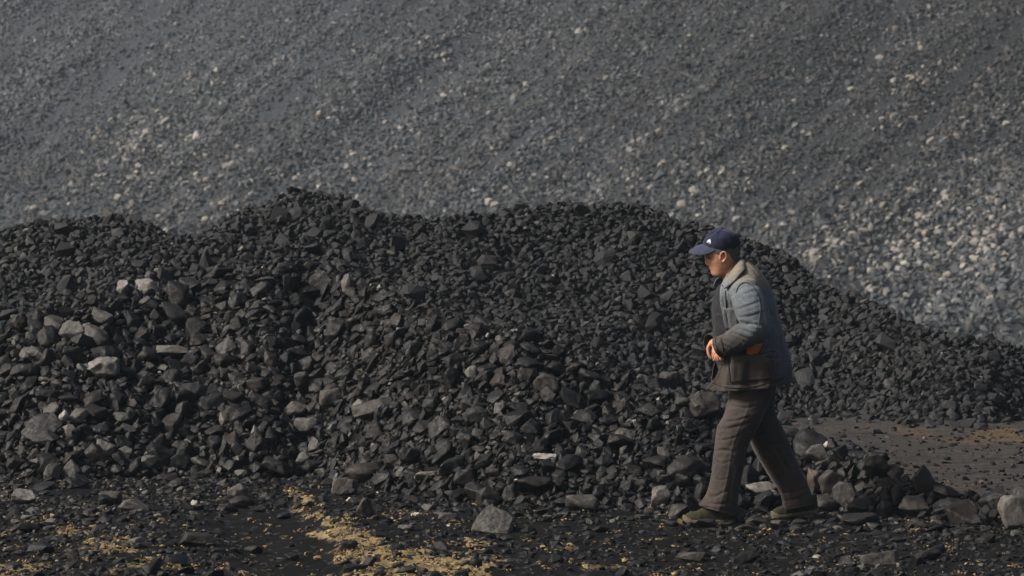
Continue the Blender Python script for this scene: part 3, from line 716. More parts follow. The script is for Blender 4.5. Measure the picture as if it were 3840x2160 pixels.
# ------------------------------------------------------------------ far slope: grey shale and pale stones
occ3 = Occupancy(-34, 34, 70, 190, .034)
def slope_fields(x, y):
    u, v = slope_q(x, y)
    band = fbm(v * .32 + .5 * fbm(u * .06, v * .06, 0, 2, 80), u * .035, 0, 4, 81) * 1.3     # streaks running downhill
    return u, v, band
def acc3(x, y, r):
    u, v, band = slope_fields(x, y); t = np.clip(u / 24, 0, 1)
    a = np.clip(.85 + .9 * band - .15 * t, .22, 1)
    zz = (slope_z(x, y) - HC) / y
    px, py = project(np.stack([x, y, slope_z(x, y)], 1)); px /= DS; py /= DS
    for x0, y0, x1, y1, w, am in [(960, -40, 640, 330, 45, .74), (1330, -40, 1010, 420, 50, .62), (420, -20, 230, 260, 50, .6), (1560, 60, 1320, 330, 45, .55), (2150, 60, 1850, 360, 45, .4), (700, 60, 560, 200, 40, .5)]:
        L = math.hypot(x1 - x0, y1 - y0); tt = ((px - x0) * (x1 - x0) + (py - y0) * (y1 - y0)) / L / L
        dd = np.abs((px - x0) * (y1 - y0) - (py - y0) * (x1 - x0)) / L + 25 * vnoise(px / 50, py / 50, 0, 83)
        a = a * (1 - am * np.exp(-(dd / w) ** 2) * sstep(-.1, .1, tt) * sstep(1.15, .75, tt))
    a = a * np.where((np.abs(x / y) < .126) & (zz < .034), 1.0, .13)      # thinner outside the photograph
    return np.where((u > -.3) & (np.abs(x / y) < .175) & (zz < .046), a, 0), np.interp(t, [0, .35, 1], [1.25, 1.0, .68])
box3 = (-28, 28, 76, 172)
Cc = [scatter(occ3, box3, slope_z, 13000, .13, .20, 2.8, acc3, .12), scatter(occ3, box3, slope_z, 480000, .08, .13, 1.8, acc3, .34, .9, mark=.8), scatter(occ3, box3, slope_z, 1020000, .052, .08, 1.0, acc3, .48, .9, mark=.75)]
p3, f3, s3 = assemble(Cc, slope_z, .35)
keep = np.abs(p3[:, 0] / p3[:, 1]) < .21; zz = (p3[:, 2] - HC) / p3[:, 1]; keep &= (zz < .06)
p3, f3, s3 = p3[keep], f3[keep], s3[keep]
u3, v3, b3 = slope_fields(p3[:, 0], p3[:, 1]); n3 = len(s3)
PX3, PY3 = project(p3); dx3, dy3 = PX3 / DS, PY3 / DS
pr = .018 + .05 * sstep(.0, .5, b3)
for cx, cy, rx, ry, am in [(2190, 620, 260, 90, .30), (2420, 570, 200, 80, .26), (450, 460, 230, 70, .26), (340, 345, 90, 60, .26), (470, 180, 110, 90, .16), (1700, 450, 160, 60, .16), (2300, 250, 170, 90, .14)]:
    pr = pr + am * np.exp(-((dx3 - cx) / rx) ** 2 - ((dy3 - cy) / ry) ** 2)
ispale = rng.uniform(0, 1, n3) < pr
tone3 = np.clip(rng.beta(1.5, 2.2, n3) * 1.2 + .5 * b3 - .42 * sstep(900, 2200, dx3) * sstep(600, 300, dy3) + .30 * sstep(1500, 100, dx3) * sstep(450, 150, dy3), 0, 1)  # upper-left tones raised: haze painted into the stone colour; upper right darkened
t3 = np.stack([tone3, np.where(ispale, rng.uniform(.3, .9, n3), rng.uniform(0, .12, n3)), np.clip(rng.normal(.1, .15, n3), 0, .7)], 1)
inv3 = (PX3 > 10) & (PX3 < 3830) & (PY3 > 10) & (dy3 < np.interp(dx3, [c[0] for c in crest2], [c[1] for c in crest2]) - 8)
sc3 = np.where(ispale & inv3 & (t3[:, 1] > .42), s3 / p3[:, 1], 0)
own3 = np.argsort(-sc3)[:260]; own3 = own3[sc3[own3] > 0]; m3 = np.ones(n3, bool); m3[own3] = False
PALES = {}
for i in own3:
    o = link('pale_stone', PALE_ME[rng.integers(0, len(PALE_ME))])
    M = Matrix.Identity(4)
    for a in range(3):
        for b in range(3): M[a][b] = f3[i][a][b] * s3[i] * .95
        M[a][3] = p3[i][a]
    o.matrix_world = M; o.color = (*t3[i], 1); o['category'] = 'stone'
    zone = ('over the left heap end', 'over the left dip', 'over the tallest hump', 'over the long middle hump', 'over the man', 'right of the man')[int(np.searchsorted([330, 600, 1000, 1640, 2000], dx3[i]))]
    lev = ('high', 'halfway', 'low')[int(np.searchsorted([190, 380], dy3[i]))]
    PALES.setdefault((lev, zone), []).append((s3[i] / p3[i][1], o))
for (lev, zone), q in PALES.items():
    q.sort(key=lambda t: -t[0])
    for n_, (d_, o) in enumerate(q):
        rank = ('largest ', 'second largest ', 'third largest ')[n_] if n_ < 3 and len(q) > 3 else ''
        o['label'] = '%spale beige stone %s on the far slope, %s' % (rank, lev, zone); o['group'] = 'pale stones %s on the far slope %s' % (lev, zone)
print('slope stones', n3)
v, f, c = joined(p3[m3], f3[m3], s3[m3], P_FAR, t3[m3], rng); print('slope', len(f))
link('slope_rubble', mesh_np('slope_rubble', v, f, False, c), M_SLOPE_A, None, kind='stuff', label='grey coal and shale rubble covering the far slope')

# ------------------------------------------------------------------ the walking man
PPM = F / 24.0
def ring_normals(P, wrap=True):
    du = (np.roll(P, -1, 1) - np.roll(P, 1, 1)) if wrap else np.gradient(P, axis=1)
    dv = np.gradient(P, axis=0)
    n = np.cross(du, dv); l = np.linalg.norm(n, axis=2, keepdims=True); n = n / np.maximum(l, 1e-9)
    c = P.mean(1, keepdims=True); s = np.sign(((P - c) * n).sum(2).mean()); return n * (s if s else 1)
def ring_mesh(name, P, wrap=True, cap0=False, cap1=False, smooth=True):
    nv, nu = P.shape[:2]; V = P.reshape(-1, 3); fs = [grid_faces(nu, nv, wrap)]
    extra = []; tri = []
    for flag, row in ((cap0, 0), (cap1, nv - 1)):
        if flag:
            k = len(V) + len(extra); extra.append(P[row].mean(0)); i = np.arange(nu)
            t = np.stack([row * nu + i, row * nu + (i + 1) % nu, np.full(nu, k)], 1); tri.append(t[:, ::-1] if row == 0 else t)
    if extra: V = np.concatenate([V, np.array(extra)]); fs.append(np.concatenate(tri))
    me = mesh_np(name, V, fs, smooth)
    bm = bmesh.new(); bm.from_mesh(me); bmesh.ops.recalc_face_normals(bm, faces=bm.faces); bm.to_mesh(me); bm.free()
    return me
def lr_keys(K):
    K = np.array(K, float); L = at(K[:, 0], K[:, 1], K[:, 4]); Rr = at(K[:, 2], K[:, 3], K[:, 4])
    return np.concatenate([(L + Rr) / 2, (Rr - L) / 2, K[:, 5:6]], 1)
def lr_rings(K, nv, A, ex=.9):
    """rings between a front (left) and a back (right) outline point; A: angles (nv, nu) or (nu,); 0 = front, 90 deg = towards the camera"""
    q = cr(lr_keys(K), nv); A = np.broadcast_to(A, (nv, np.shape(A)[-1]))
    ca = np.sign(np.cos(A)) * np.abs(np.cos(A)) ** ex; sa = np.sign(np.sin(A)) * np.abs(np.sin(A)) ** ex
    P = q[:, None, :3] - q[:, None, 3:6] * ca[..., None]
    P[..., 1] -= q[:, 6:7] * sa
    return P
def path_rings(K, nv, nu, ref=(0, 1, 0)):
    """tube along (px, py, Y, radius in the picture plane, radius in depth)"""
    K = np.array(K, float); c = at(K[:, 0], K[:, 1], K[:, 2]); q = cr(np.concatenate([c, K[:, 3:5]], 1), nv)
    c = q[:, :3]; t = np.gradient(c, axis=0); t /= np.linalg.norm(t, axis=1)[:, None]
    b = np.array(ref, float)[None] - (t @ np.array(ref, float))[:, None] * t; b /= np.linalg.norm(b, axis=1)[:, None]
    n = np.cross(b, t); A = np.linspace(0, 2 * np.pi, nu, endpoint=False)
    return c[:, None] + n[:, None] * (np.cos(A)[None] * q[:, 3:4])[..., None] + b[:, None] * (np.sin(A)[None] * q[:, 4:5])[..., None]
def folds(P, amp, fv, fu, seed, win=None, ridge=True):
    nv, nu = P.shape[:2]; A = np.linspace(0, 2 * np.pi, nu, endpoint=False)[None]; V = np.linspace(0, 1, nv)[:, None]
    x = np.cos(A) * fu + 0 * V; y = np.sin(A) * fu + 0 * V; z = V * fv + .8 * np.cos(A + seed) + 0 * A
    n = fbm(x, y, z, 3, seed)
    if ridge: n = .5 - np.abs(n) ** .7 * 1.35
    d = amp * n * (1 if win is None else win)
    return P + ring_normals(P) * d[..., None]
def creases(P, lines, wrap=True):
    """pressed folds: each line is (depth in mm, half width in photo px, [(px, py), ...]) on the side towards the camera"""
    N = ring_normals(P, wrap); px, py = project(P.reshape(-1, 3)); near = sstep(.25, -.15, N.reshape(-1, 3)[:, 1]); d = np.zeros(len(px))
    for depth, w, pts in lines:
        pts = cr(np.array(pts, float), 14) if len(pts) > 2 else np.linspace(pts[0], pts[1], 8)
        best = np.full(len(px), 1e9); sg = np.zeros(len(px)); tt = np.zeros(len(px))
        for i in range(len(pts) - 1):
            a, e = pts[i], pts[i + 1] - pts[i]; L2 = e @ e + 1e-9
            t = np.clip(((px - a[0]) * e[0] + (py - a[1]) * e[1]) / L2, 0, 1); qx = px - a[0] - t * e[0]; qy = py - a[1] - t * e[1]; q = np.hypot(qx, qy)
            u = q < best; best = np.where(u, q, best); sg = np.where(u, np.sign(e[0] * qy - e[1] * qx) * q, sg); tt = np.where(u, (i + t) / (len(pts) - 1), tt)
        tp = np.sin(np.pi * np.clip(.08 + .84 * tt, 0, 1)) ** .6 * np.exp(-np.clip(best - np.abs(sg), 0, 99) / w)
        d += depth * .00048 * tp * (-np.exp(-(sg / w) ** 2) + .8 * np.exp(-((sg + 1.7 * w) / (1.1 * w)) ** 2) + .35 * np.exp(-((sg - 1.9 * w) / (1.3 * w)) ** 2))
    return P + N * (d * near).reshape(P.shape[:2])[..., None]
def poly_tube(pts, rad, nu=12, nv=None):
    """closed solid along world points, radii (r or (ra, rb))"""
    pts = np.array(pts, float); rad = np.array([(r, r) if np.isscalar(r) else r for r in rad], float); nv = nv or max(8, 6 * len(pts))
    q = cr(np.concatenate([pts, rad], 1), nv); c = q[:, :3]; t = np.gradient(c, axis=0); t /= np.linalg.norm(t, axis=1)[:, None] + 1e-9
    ref = np.array([0, 1, .01]); b = ref[None] - (t @ ref)[:, None] * t; b /= np.linalg.norm(b, axis=1)[:, None]; n = np.cross(b, t)
    s = np.linspace(0, 1, nv); ra, rb = np.maximum(q[:, 3], .003), np.maximum(q[:, 4], .003)
    # rounded ends
    e0 = c[0] - t[0] * ra[0] * .6; e1 = c[-1] + t[-1] * ra[-1] * .6
    A = np.linspace(0, 2 * np.pi, nu, endpoint=False)
    P = c[:, None] + n[:, None] * (np.cos(A)[None] * ra[:, None])[..., None] + b[:, None] * (np.sin(A)[None] * rb[:, None])[..., None]
    V = np.concatenate([P.reshape(-1, 3), [e0, e1]]); i = np.arange(nu); k = nv * nu
    return V, [grid_faces(nu, nv, True), np.concatenate([np.stack([(i + 1) % nu, i, np.full(nu, k)], 1), np.stack([(nv - 1) * nu + i, (nv - 1) * nu + (i + 1) % nu, np.full(nu, k + 1)], 1)])]

# ---- materials
def cloth_mat(name, build, rough=.92, weave=900, bump=.25, wrinkle=.35):
    t = NT(name); pos = t.n('NewGeometry').outputs['Position']; col = build(t, pos)
    gr = t.noise(pos, 120, 4, .75); bl = t.noise(pos, 22, 5, .7, 1.0)
    mul = t.math('MULTIPLY', t.remap(gr, .25, .75, .80, 1.2), t.remap(bl, .3, .7, .76, 1.2))
    col = t.n('VectorMath', {0: col, 1: t.n('CombineXYZ', {0: mul, 1: mul, 2: mul}).outputs[0]}, operation='MULTIPLY').outputs[0]
    w = t.noise(pos, weave, 2, .5); wr = t.noise(t.n('Mapping', {'Vector': pos, 'Rotation': (.3, .5, .2), 'Scale': (1.0, 1.0, 2.2)}).outputs[0], 16, 3, .5, 1.2)
    nb = t.bump(wr, wrinkle, .008); nb = t.bump(w, bump, .001, nb)
    t.b.inputs['Sheen Weight'].default_value = .12
    return t.done(col, rough, nb, .2)
def near_point(t, pos, p, r):
    d = t.n('VectorMath', {0: pos, 1: tuple(float(q) for q in p)}, operation='DISTANCE').outputs['Value']
    return t.remap(d, r * .25, r, 1.0, 0.0)
def jacket_col(t, pos):
    sp = t.n('SeparateXYZ', {0: pos}); z = sp.outputs[2]; x = sp.outputs[0]
    n = t.noise(pos, 6, 5, .6); n2 = t.noise(pos, 30, 5, .65)
    blue = t.mix(t.remap(n2, .3, .7), (.115, .142, .164), (.175, .202, .225))
    dirt = t.mix(t.remap(n, .35, .65), (.034, .029, .024), (.064, .054, .043))
    # worn and soiled towards the hem, the front and the forearm
    k = t.math('ADD', t.math('MULTIPLY', t.math('SUBTRACT', 1.17, z), 1.9), t.math('MULTIPLY', t.math('SUBTRACT', 1.34, x), 1.5))
    k = t.math('ADD', k, t.math('MULTIPLY', t.math('SUBTRACT', n, .5), 1.1))
    col = t.mix(t.remap(k, -.05, .55), blue, dirt)
    tan = near_point(t, pos, at(2815, 1022, 23.92), .20)
    col = t.mix(t.math('MULTIPLY', tan, t.remap(n, .3, .6, .35, 1.0)), col, (.235, .185, .115))
    tan2 = near_point(t, pos, at(2765, 1010, 23.9), .16)
    return t.mix(t.math('MULTIPLY', tan2, .7), col, (.195, .170, .130))
def trouser_col(t, pos):
    n = t.noise(pos, 9, 5, .6); n2 = t.noise(pos, 40, 4, .6)
    c = t.mix(t.remap(n, .3, .7), (.041, .033, .0285), (.062, .050, .043))
    return t.mix(t.remap(n2, .45, .75, 0, .5), c, (.072, .060, .051))
M_JACKET = cloth_mat('faded_work_jacket', jacket_col)
M_TROUSER = cloth_mat('brown_trousers', trouser_col)
M_INNER = cloth_mat('black_inner_jacket', lambda t, p: t.mix(t.noise(p, 12, 4), (.007, .007, .009), (.018, .018, .021)), .7)
M_CAP = cloth_mat('navy_cap', lambda t, p: t.mix(t.noise(p, 10, 4), (.010, .014, .034), (.019, .026, .058)), .85, wrinkle=.25)
M_VISOR = cloth_mat('faded_visor', lambda t, p: t.mix(t.noise(p, 14, 4), (.034, .042, .075), (.058, .066, .105)), .85, wrinkle=.1)
def simple(name, col, rough=.6, n=25, var=.25, bump=.2):
    t = NT(name); pos = t.n('NewGeometry').outputs['Position']; q = t.noise(pos, n, 5, .6)
    c = t.mix(q, tuple(v * (1 - var) for v in col), tuple(v * (1 + var) for v in col))
    return t.done(c, rough, t.bump(q, bump, .004), .35)
def skin_mat():
    t = NT('weathered_skin'); pos = t.n('NewGeometry').outputs['Position']
    n = t.noise(pos, 28, 5, .65); n2 = t.noise(pos, 160, 3, .6)
    c = t.mix(t.remap(n, .3, .7), (.42, .185, .108), (.60, .31, .205))
    c = t.mix(t.remap(n2, .5, .7, 0, .35), c, (.24, .09, .05))
    t.b.inputs['Subsurface Weight'].default_value = .06; t.b.inputs['Subsurface Radius'].default_value = (.01, .004, .002)
    return t.done(c, t.remap(n, .3, .7, .45, .65), t.bump(n, .25, .004, t.bump(n2, .15, .001)), .4)
M_SKIN = skin_mat()
M_HAIR = simple('grey_hair', (.11, .10, .09), .8, 260, .7, .5)
M_WHITE = simple('white_print', (.72, .72, .72), .7, 40, .05)
M_GLOVE = simple('orange_glove', (.62, .20, .035), .6, 40, .35)
M_GLOVE_RIM = simple('yellow_glove_hem', (.60, .36, .09), .7, 60, .2)
M_SHOE = simple('olive_canvas', (.030, .029, .014), .95, 90, .75, .6)
M_SOLE = simple('dusty_rubber', (.115, .095, .062), .9, 70, .55)
M_EYE = simple('dark_eye', (.02, .015, .012), .25, 10, .1)
M_BROW = simple('grey_brow', (.09, .075, .06), .9, 200, .4)

# ---- body: head, neck, trunk, arms, hands and legs grown into one surface
YH = 24.0
LV = np.array([(860, 2705, 2722, .012), (868, 2688, 2742, .034), (880, 2668, 2756, .056), (900, 2650, 2766, .071), (925, 2644, 2769, .076), (945, 2645, 2769, .077), (958, 2646, 2768, .076),
               (970, 2652, 2767, .074), (982, 2655, 2765, .071), (994, 2658, 2762, .067), (1006, 2662, 2757, .062), (1018, 2667, 2750, .056), (1028, 2672, 2742, .050), (1036, 2680, 2734, .040), (1042, 2692, 2722, .018)], float)
def head_rings(levels, A, off=0.0, nv=70):
    q = cr(levels, nv); py = q[:, 0]
    f = at(q[:, 1], py, np.full(nv, YH)); b = at(q[:, 2], py, np.full(nv, YH)); hw = q[:, 3]
    cx = f[:, 0] * .55 + b[:, 0] * .45
    P = np.zeros((nv, len(A), 3)); ca, sa = np.cos(A), np.sin(A); se = .92
    xr = np.where(ca[None] > 0, (cx - f[:, 0])[:, None], (b[:, 0] - cx)[:, None]) + off
    P[..., 0] = cx[:, None] - xr * np.sign(ca) * np.abs(ca) ** se
    P[..., 1] = YH - (hw[:, None] + off) * np.sign(sa) * np.abs(sa) ** se
    P[..., 2] = f[:, 2:3]
    y = P[..., 1] - YH; front = np.clip(ca, 0, 1)[None] ** .5; g = lambda v, m, s: np.exp(-((v - m) / s) ** 2)
    pyv = py[:, None]
    dx = (np.interp(py, [962, 970, 979, 987, 993, 998], [0, 4, 10, 15, 11, 0]))[:, None] * g(y, 0, .0125)
    dx = dx + 3.0 * g(pyv, 957, 6) * g(y, 0, .05) + 3.0 * g(pyv, 1006, 4) * g(y, 0, .022) + 3.2 * g(pyv, 1018, 4) * g(y, 0, .02) - 2.5 * g(pyv, 1012, 2.5) * g(y, 0, .024) + 4.5 * g(pyv, 1031, 7) * g(y, 0, .024)
    dx = dx - 5.0 * g(pyv, 967, 6) * (g(y, -.031, .014) + g(y, .031, .014)) + 2.5 * g(pyv, 984, 9) * (g(y, -.044, .016) + g(y, .044, .016)) - 2.0 * g(pyv, 1003, 9) * (g(y, -.034, .008) + g(y, .034, .008))
    P[..., 0] -= dx * front / PPM
    return P
A96 = np.linspace(0, 2 * np.pi, 96, endpoint=False)
parts = []
Hd = head_rings(LV, A96); nv, nu = Hd.shape[:2]
V = np.concatenate([Hd.reshape(-1, 3), [Hd[0].mean(0), Hd[-1].mean(0)]]); i = np.arange(nu)
parts.append((V, [grid_faces(nu, nv, True), np.concatenate([np.stack([i, (i + 1) % nu, np.full(nu, nv * nu)], 1), np.stack([(nv - 1) * nu + (i + 1) % nu, (nv - 1) * nu + i, np.full(nu, nv * nu + 1)], 1)])]))
W = lambda *q: [tuple(at(a, b, c)) for a, b, c in q]
parts.append(poly_tube(W((2738, 950, 24.0), (2738, 990, 24.0), (2742, 1030, 24.0), (2752, 1075, 24.01)), [(.044, .05), (.046, .054), (.050, .058), (.058, .07)], 24))
for sgn in (-1, 1):                # ears: rim, bowl and lobe
    Y = 24.0 + sgn * .080
    parts.append(poly_tube(W((2703, 972, Y), (2702, 958, Y + sgn * .004), (2708, 946, Y + sgn * .009), (2718, 945, Y + sgn * .013), (2724, 955, Y + sgn * .013), (2722, 968, Y + sgn * .010), (2714, 980, Y + sgn * .005), (2709, 983, Y + sgn * .002)),
                           [.0045, .0048, .005, .0052, .005, .005, .0065, .005], 8))
    parts.append(poly_tube(W((2712, 950, Y - sgn * .004), (2713, 965, Y - sgn * .006), (2711, 980, Y - sgn * .005)), [(.011, .006), (.013, .005), (.008, .006)], 10))
parts.append(poly_tube(W((2815, 1420, 24.03), (2808, 1370, 24.03), (2800, 1290, 24.03), (2790, 1200, 24.03), (2785, 1120, 24.02), (2765, 1060, 24.01)), [(.10, .13), (.12, .14), (.11, .13), (.115, .14), (.11, .15), (.06, .08)], 24))
for Y0, Y1, Y2, elx in ((23.88, 23.765, 23.85, 2822), (24.16, 24.27, 24.14, 2790)):
    wx, wy = (2704, 1302) if Y0 < 24 else (2680, 1283)
    parts.append(poly_tube(W((2775, 1085, 24.02), (2790, 1085, Y0), (2808, 1160, Y1), (elx, 1243, Y1), (2765, 1268, (Y1 + Y2) / 2), (wx, wy, Y2)), [.05, .05, .045, .04, .036, .027], 16))
for Yh, pts in ((23.94, [(2812, 1420), (2775, 1560), (2738, 1680), (2722, 1800), (2712, 1900), (2712, 1935)]), (24.13, [(2818, 1420), (2842, 1560), (2895, 1690), (2950, 1790), (2995, 1865), (3010, 1905)])):
    parts.append(poly_tube([tuple(at(a, b, Yh)) for a, b in pts], [.05, .058, .048, .042, .03, .026], 16))
    fx, fy = pts[-1]
    parts.append(poly_tube([tuple(at(fx + 15, fy + 2, Yh)), tuple(at(fx - 40, fy + 16, Yh)), tuple(at(fx - 80, fy + 19, Yh))], [.022, .020, .012], 12))
# far (right) hand: back of the hand to the left, fingers hanging and curling in
parts.append(poly_tube(W((2684, 1281, 24.135), (2672, 1288, 24.115), (2662, 1300, 24.10)), [(.024, .026), (.021, .038), (.014, .040)], 14))
for k, (dy, l, ox) in enumerate(((-.034, 1.0, 0), (-.012, 1.1, -1), (.010, 1.03, 0), (.030, .85, 2))):
    Y = 24.098 + dy; b = 1297
    parts.append(poly_tube(W((2666 + ox, b - 5, Y), (2657 + ox, b + 3, Y), (2656 + ox, b + 3 + 17 * l, Y - .004), (2661 + ox, b + 3 + 33 * l, Y - .008), (2670 + ox, b + 3 + 43 * l, Y - .010)), [.0095, .0100, .0088, .0080, .0064], 10))
parts.append(poly_tube(W((2679, 1289, 24.075), (2678, 1303, 24.05), (2676, 1318, 24.035), (2672, 1330, 24.03)), [.012, .0115, .010, .0075], 10))
# near (left) hand: half closed, forefinger and thumb reaching down to the zip
parts.append(poly_tube(W((2708, 1301, 23.85), (2702, 1316, 23.855), (2697, 1331, 23.865)), [(.024, .028), (.023, .038), (.017, .038)], 14))
for k, (Y, q) in enumerate(((23.905, [(2690, 1318), (2681, 1324), (2676, 1338), (2678, 1354)]), (23.878, [(2693, 1325), (2685, 1334), (2684, 1347), (2692, 1354)]),
                            (23.855, [(2698, 1329), (2692, 1340), (2695, 1351), (2703, 1352)]), (23.834, [(2705, 1330), (2702, 1341), (2706, 1349), (2713, 1347)]))):
    parts.append(poly_tube([tuple(at(a, b, Y)) for a, b in q], [.0100, .0098, .0086, .0066], 10))
parts.append(poly_tube(W((2696, 1310, 23.895), (2684, 1314, 23.92), (2675, 1325, 23.94), (2673, 1340, 23.95)), [.0125, .0115, .010, .0075], 10))
VV = []; FF3 = []; FF4 = []; off = 0
for v, fl in parts:
    VV.append(v)
    for f in fl: (FF4 if f.shape[1] == 4 else FF3).append(f + off)
    off += len(v)
raw = mesh_np('body_raw', np.concatenate(VV), [np.concatenate(FF4), np.concatenate(FF3)], True)
bm = bmesh.new(); bm.from_mesh(raw); bmesh.ops.recalc_face_normals(bm, faces=bm.faces); bm.to_mesh(raw); bm.free()
tmp = bpy.data.objects.new('tmp_body', raw); COL.objects.link(tmp)
rm = tmp.modifiers.new('remesh', 'REMESH'); rm.mode = 'VOXEL'; rm.voxel_size = .0043; rm.use_smooth_shade = True
sm = tmp.modifiers.new('smooth', 'SMOOTH'); sm.factor = .4; sm.iterations = 2
dg = bpy.context.evaluated_depsgraph_get()
body_me = bpy.data.meshes.new_from_object(tmp.evaluated_get(dg)); body_me.name = 'person'
bpy.data.objects.remove(tmp)
print('body tris', len(body_me.polygons) * 2)
body_me.materials.clear(); body_me.shade_smooth()
person = link('person', body_me, M_SKIN, category='person', label='man in navy cap, faded work jacket and brown trousers walking left past the coal')
def child(name, me, m, parent=person, **kw): return link(name, me, m, parent, **kw)
def thick(o, t, offset=0.0):
    s = o.modifiers.new('thickness', 'SOLIDIFY'); s.thickness = t; s.offset = offset; return o

# ---- hair, eyes, brows
Ah = np.linspace(R(62), R(298), 90)
qa = np.abs(np.degrees(Ah) - 180)                      # 0 at the back of the head
low = np.interp(qa, [0, 35, 55, 66, 78, 92, 100, 118], [985, 981, 968, 946, 944, 962, 950, 942])
full = head_rings(LV, Ah, .0035, 120); pyf = cr(LV, 120)[:, 0]
HR = np.zeros((14, len(Ah), 3))
for j in range(len(Ah)):
    lv = np.linspace(918, low[j], 14)
    for c in range(3): HR[:, j, c] = np.interp(lv, pyf, full[:, j, c])
HR += .0015 * np.random.default_rng(3).normal(size=HR.shape)
thick(child('hair', ring_mesh('hair', HR, wrap=False), M_HAIR, label='short grey hair below the cap'), .003)
for sgn in (-1, 1):
    v, f = ICO[3]; c = at(2660, 967, 24.0 + sgn * .031)
    child('eye', mesh_np('eye', v * np.array([.008, .012, .0065]) + c, f, True), M_EYE)
    v_, fl = poly_tube(W((2651, 960, 24.0 + sgn * .016), (2653, 957, 24.0 + sgn * .032), (2660, 959, 24.0 + sgn * .05)), [.003, .004, .0025], 8)
    child('eyebrow', mesh_np('eyebrow', v_, fl, True), M_BROW)

# ---- trousers
nearleg = [(2722, 1385, 2905, 1375, 24.00, .15), (2733, 1470, 2897, 1458, 23.98, .125), (2718, 1550, 2872, 1538, 23.95, .110), (2690, 1607, 2846, 1592, 23.94, .102), (2679, 1690, 2806, 1668, 23.93, .094),
           (2670, 1773, 2785, 1770, 23.92, .088), (2652, 1845, 2769, 1850, 23.91, .088), (2630, 1884, 2761, 1912, 23.90, .092), (2625, 1893, 2758, 1934, 23.90, .094)]
farleg = [(2740, 1385, 2915, 1375, 24.05, .15), (2762, 1470, 2908, 1452, 24.09, .125), (2788, 1560, 2905, 1540, 24.11, .112), (2808, 1645, 2926, 1592, 24.12, .100), (2848, 1723, 2963, 1672, 24.13, .092),
          (2885, 1785, 2996, 1752, 24.14, .086), (2918, 1838, 3026, 1816, 24.15, .084), (2934, 1880, 3046, 1868, 24.15, .086), (2937, 1909, 3052, 1888, 24.15, .088)]
NL = [(9, 6, [(2690, 1612), (2740, 1606), (2800, 1588)]), (8, 5, [(2700, 1582), (2760, 1578), (2815, 1560)]), (11, 6, [(2680, 1692), (2715, 1688), (2750, 1694)]), (7, 5, [(2742, 1488), (2790, 1506), (2850, 1500)]),
      (7, 5, [(2732, 1520), (2790, 1530), (2830, 1522)]), (7, 5, [(2688, 1652), (2730, 1648), (2775, 1630)]), (8, 6, [(2652, 1862), (2690, 1858), (2735, 1836)]),
      (7, 6, [(2640, 1882), (2690, 1892), (2740, 1880)]), (6, 5, [(2672, 1720), (2700, 1738), (2740, 1730)]), (7, 7, [(2750, 1760), (2738, 1830), (2728, 1910)]), (5, 4, [(2668, 1790), (2700, 1800), (2750, 1790)])]
FL = [(8, 6, [(2830, 1640), (2880, 1620), (2925, 1596)]), (8, 6, [(2850, 1655), (2900, 1668), (2955, 1660)]), (7, 6, [(2880, 1640), (2930, 1720), (2985, 1800)]), (7, 5, [(2820, 1610), (2860, 1580), (2900, 1560)]), (7, 6, [(2885, 1720), (2930, 1800), (2960, 1880)]),
      (7, 5, [(2925, 1850), (2970, 1845), (3030, 1830)]), (6, 5, [(2865, 1690), (2910, 1715), (2965, 1710)]), (7, 6, [(2935, 1880), (2985, 1872), (3040, 1850)])]
tv = []; tf = []; off = 0; NVL = 170; AL = np.linspace(0, 2 * np.pi, 140, endpoint=False)
vv = np.linspace(0, 1, NVL)[:, None]; aa = AL[None]
for K, sd in ((nearleg, 4), (farleg, 9)):
    P = lr_rings(K, NVL, AL, .95)
    win = .35 + .9 * np.exp(-((vv - .46) / .16) ** 2) + .8 * np.exp(-((vv - .93) / .08) ** 2) + .6 * np.exp(-((vv - .2) / .1) ** 2)
    P = folds(P, .006, 8, .7, sd, win); P = creases(P, NL if sd == 4 else FL)
    # long pull folds from knee to hem, and a pressed side seam
    d = .004 * np.sin(aa * 5 + 3 * vv + sd) * sstep(.55, .95, vv) + .003 * np.exp(-((aa - np.pi / 2) / .05) ** 2)
    P = P + ring_normals(P) * d[..., None]
    tv.append(P.reshape(-1, 3)); tf.append(grid_faces(140, NVL, True) + off); off += P.shape[0] * P.shape[1]
thick(child('trousers', mesh_np('trousers', np.concatenate(tv), np.concatenate(tf), True), M_TROUSER, label='baggy brown-grey trousers'), .004)

# ---- jacket trunk
SAG = .016
tor = [(2666, 1456, 2961, 1428, 24.03, .205), (2670, 1380, 2957, 1368, 24.03, .203), (2674, 1300, 2943, 1298, 24.03, .198), (2672, 1219, 2922, 1220, 24.03, .195), (2670, 1148, 2902, 1140, 24.03, .200),
       (2682, 1088, 2876, 1066, 24.02, .203), (2708, 1056, 2842, 1018, 24.02, .178), (2722, 1032, 2802, 984, 24.01, .105)]
edge = np.array([2664, 2694, 2728, 2724, 2710, 2704, 2716, 2730], float)
tk = np.array(tor); cosk = ((tk[:, 0] + tk[:, 2]) / 2 - edge) / ((tk[:, 2] - tk[:, 0]) / 2)
cosk = np.clip(cosk, -1, 1) ** 1.0
NVT, NUT = 170, 220
a0 = np.arccos(np.clip(cr(np.clip(cosk, 0, .9995)[:, None], NVT)[:, 0], 0, .9995))
At = a0[:, None] + np.linspace(0, 1, NUT)[None] * (2 * np.pi - 2 * a0[:, None])
def trunk(A):
    P = lr_rings(tor, NVT, A, .86); v = np.linspace(0, 1, NVT)[:, None]
    P[..., 2] -= SAG * np.clip(np.sin(A), 0, 1) * sstep(.35, 0, v)
    return P
T = trunk(At); vt = np.linspace(0, 1, NVT)[:, None]
nT = ring_normals(T, False)
x = np.cos(At); y = np.sin(At)
d = .012 * (.4 - np.abs(fbm(x * 2.0, y * 2.0, vt * 1.6 + .9 * x, 2, 77)) * 1.5) + .003 * fbm(x * 5, y * 5, vt * 6, 3, 78)
